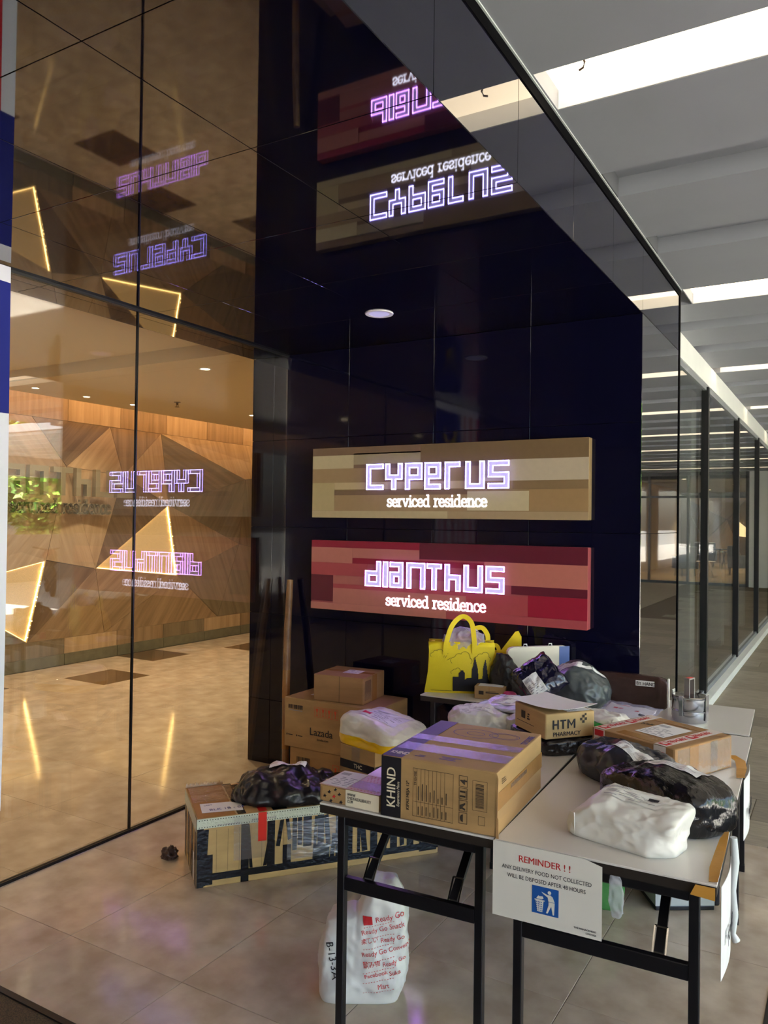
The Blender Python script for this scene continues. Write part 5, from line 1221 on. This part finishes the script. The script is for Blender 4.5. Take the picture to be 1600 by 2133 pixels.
# sheets taped to the right-hand edge
def side_sheet(label, y0, w, z0, z1, txt):
    c, s = math.cos(nr), math.sin(nr); ex = -.267-math.tan(nr)*(y0-2.041)
    t = thing('edge_notice', label, 'notice', (ex+.006, y0, z0), nr)
    m = MB(); N = 6
    P = [(.010*math.sin(i/N*2.5), w*i/N) for i in range(N+1)]
    m.v = [(x+.012*(1-zz)*.0, y, zz*(z1-z0)) for zz in (0, 1) for x, y in P]; m.f = [(i, i+1, N+2+i, N+1+i) for i in range(N)]
    o = m.build('sheet', PAPER, t); sd = o.modifiers.new('thickness', 'SOLIDIFY'); sd.thickness = .001
    text_mesh('print', txt, .05, INK, t, frame_matrix((.013, w*.2, (z1-z0)*.3), (0, 1, 0), (0, 0, 1)), depth=.0002, bold=.01)
    return t
side_sheet('white notice sheet hanging from the near right table corner', 2.10, .21, .485, .715, 'FOOD')
side_sheet('white notice sheet hanging further back along the right table edge', 2.95, .21, .53, .735, 'PARCEL')
TAPEO = pmat('golden_packing_tape', (190, 138, 62), rough=.2, bump=.2, bscale=30)
def edge_tape(label, pts, loc):
    t = thing('packing_tape', label, 'tape', loc, nr); m = MB(); N = len(pts)
    for (y, x0, x1, z) in pts: m.v += [(x0, y, z+.001), (x1, y, z+.004)]
    m.f = [(2*i, 2*i+1, 2*i+3, 2*i+2) for i in range(N-1)]
    o = m.build('tape_strip', TAPEO, t); sd = o.modifiers.new('thickness', 'SOLIDIFY'); sd.thickness = .0012; return t
edge_tape('strip of golden packing tape lifting off the near right table corner', [(0, -.014, .006, 0), (.08, -.020, .007, .003), (.18, -.016, .009, .008), (.25, -.010, .010, .018), (.29, -.002, .009, .022)], (-.272, 2.05, TT))
edge_tape('curled golden packing tape on the right table edge further back', [(0, -.014, .012, .004), (.05, -.018, .010, 0), (.12, -.022, .012, .002), (.17, -.03, .004, .014), (.20, -.06, -.03, .022)], (-.310, 2.93, TT))
MB().prism([(0, 0), (.05, .0), (.055, .022), (-.02, .022)], lambda u, v, d: (u, d, v), .001)
ct = thing('edge_tape', 'golden tape folded over the front right table corner', 'tape', (-.325, 2.030, TT-.03), nr); MB().prism([(0, 0), (.056, -.004), (.056, .026), (.012, .026)], lambda u, v, d: (u, -.003+d, v), .001).build('tape_strip', TAPEO, ct)
pt_ = thing('plastic_twist', 'twisted clear plastic strip hanging below the right table edge', 'plastic strip', (-.276, 2.44, .45)); MB().tube([(0, 0, .27), (.003, .004, .20), (-.003, .0, .12), (.002, .006, .05), (.0, .0, 0), (.008, .004, -.02)], [.010, .013, .011, .012, .008, .012], 10).build('strip', pmat('milky_plastic', (214, 218, 216), rough=.25), pt_, smooth=True)
# wrapped foot of the right table's front left leg
fwp = thing('foot_wrap', 'crumpled white plastic wrapped around a front table foot', 'plastic wrap', (-.762, 2.066, 0)); soft('wrap', pmat('milky_plastic', (214, 218, 216), rough=.25), fwp, .06, .06, .16, n=3, wr=.008, fr=30, seed=121, flat=.9, sub=16)

# ------------------------------------------------------------------ things under the tables
wbg = thing('carrier_bag', 'full white plastic carrier bag with red Ready Go print on the floor under the table', 'bag', (-1.435, 2.315, 0), math.radians(31))
def cbs(q, x, y, z):
    k = z/.38; x = x*(1+.07*math.sin(k*3.2)-.10*k*k)+.02*k
    z *= 1-.27*max(0, min(1, (.16-q.x)*2.6))
    if q.x > .7: z *= 1-.12*(q.x-.7)/.3
    y *= 1-.45*k*k
    return x, y, z
wbw = soft('bag_film', pmat('white_carrier_film', (220, 220, 218), rough=.3, bump=.35, bscale=10), wbg, .285, .20, .375, n=5.5, wr=.010, fr=11, seed=131, flat=.85, sub=44, shape=cbs, fold=.034, ff=9)
bvh_w = BVHTree.FromPolygons([v.co for v in wbw.data.vertices], [tuple(p.vertices) for p in wbw.data.polygons])
def text_on_bag(txt, u, v, size, rot=.18, mat=INKR, name='red_print', bold=.0):
    o = text_mesh(name, txt, size, mat, wbg, Matrix.Identity(4), depth=0, bold=bold)
    bm = bmesh.new(); bm.from_mesh(o.data); bmesh.ops.triangulate(bm, faces=list(bm.faces)); c, s = math.cos(rot), math.sin(rot); kill = []
    for w in bm.verts:
        x, z = u+w.co.x*c-w.co.y*s, v+w.co.x*s+w.co.y*c; hit = bvh_w.ray_cast(Vector((x, -1, z)), Vector((0, 1, 0)))
        if hit[0]: w.co = hit[0]+hit[1]*.0025
        else: kill.append(w)
    bmesh.ops.delete(bm, geom=kill, context='VERTS'); bm.to_mesh(o.data); bm.free(); return o
for txt, u, v, sz in (('Ready Go', .050, .262, .024), ('Ready Go Snack', .004, .222, .022), ('楽しい', .004, .194, .019), ('Ready Go', .068, .197, .020), ('Ready Go Conveni', .006, .154, .021), ('飲み物', .012, .124, .019), ('Ready Go', .076, .128, .019),
                      ('Facebook', .016, .090, .020), ('Suka', .098, .098, .020), ('Mart', .060, .058, .020)):
    text_on_bag(txt, u, v, sz)
for v in (.250, .212, .182, .142, .112, .078, .046):
    drape(wbw, .06, v+.004, .18, .1, .01, INKR, 'fine_red_print', wbg, axis='y', lift=.0026, rects=[(-.05+.009*k_, -.0455+.009*k_, 0, .0016) for k_ in range(12)])
text_on_bag('B-13-3A', -.115, .19, .034, rot=-1.35, mat=INK, name='handwriting')
drape(wbw, .024, .268, .1, .030, .026, INKR, 'red_basket_print', wbg, axis='y', lift=.003, nu=4, nv=4)
gg = thing('green_bag', 'green fabric bag on the floor beneath the tables beside the crate', 'bag', (-.935, 3.365, 0), .1); soft('bag_cloth', pmat('leaf_green_cloth', (70, 132, 66), rough=.7, bump=.2, bscale=50), gg, .26, .12, .34, n=3.2, wr=.012, fr=8, seed=141)
cr2 = thing('storage_crate', 'pale grey plastic crate with a black side standing on the floor beneath the tables', 'crate', (-.635, 3.575, 0), math.radians(33)); CRM_ = pmat('pale_grey_plastic', (176, 182, 180), rough=.45)
w_, d_ = .125, .105
MB().box(-w_, w_, -d_, d_, .0, .02).build('base_rim', BLKM, cr2, bevel=.004)
MB().box(-w_, w_, -d_, -d_+.006, .02, .28).build('side_wall', CRM_, cr2); MB().box(-w_, w_, d_-.006, d_, .02, .28).build('side_wall', CRM_, cr2)
MB().box(-w_, -w_+.006, -d_+.006, d_-.006, .02, .28).build('side_wall', CRM_, cr2); MB().box(w_-.006, w_, -d_+.006, d_-.006, .02, .28).build('side_wall', CRM_, cr2)
MB().box(w_, w_+.03, -d_+.01, d_-.01, .01, .16).build('black_side_pocket', BLKM, cr2, bevel=.01)
MB().box(-w_-.008, w_+.008, -d_-.008, -d_, .262, .285).box(-w_-.008, w_+.008, d_, d_+.008, .262, .285).box(-w_-.008, -w_, -d_, d_, .262, .285).box(w_, w_+.008, -d_, d_, .262, .285).build('crate_rim', CRM_, cr2)
hp = thing('plastic_sleeve', 'clear plastic strip dangling below the table edge right of the notice', 'plastic strip', (-.505, 2.045, .60)); soft('strip', filmmat('dangling_film', milk=.35, rough=.1), hp, .035, .012, .112, n=3, wr=.006, fr=30, seed=151, flat=.95, sub=14)

lw_ = thing('loose_wire', 'short dark wire end curling out of the bright ceiling slot', 'wire', (-.742, 2.452, ZT))
MB().tube([(0, 0, .06), (.004, .0, .03), (.012, .004, .008), (.006, .008, -.006), (-.008, .010, -.010)], .0035, 8).build('wire', pmat('dark_wire', (60, 40, 32), rough=.5), lw_, smooth=True)
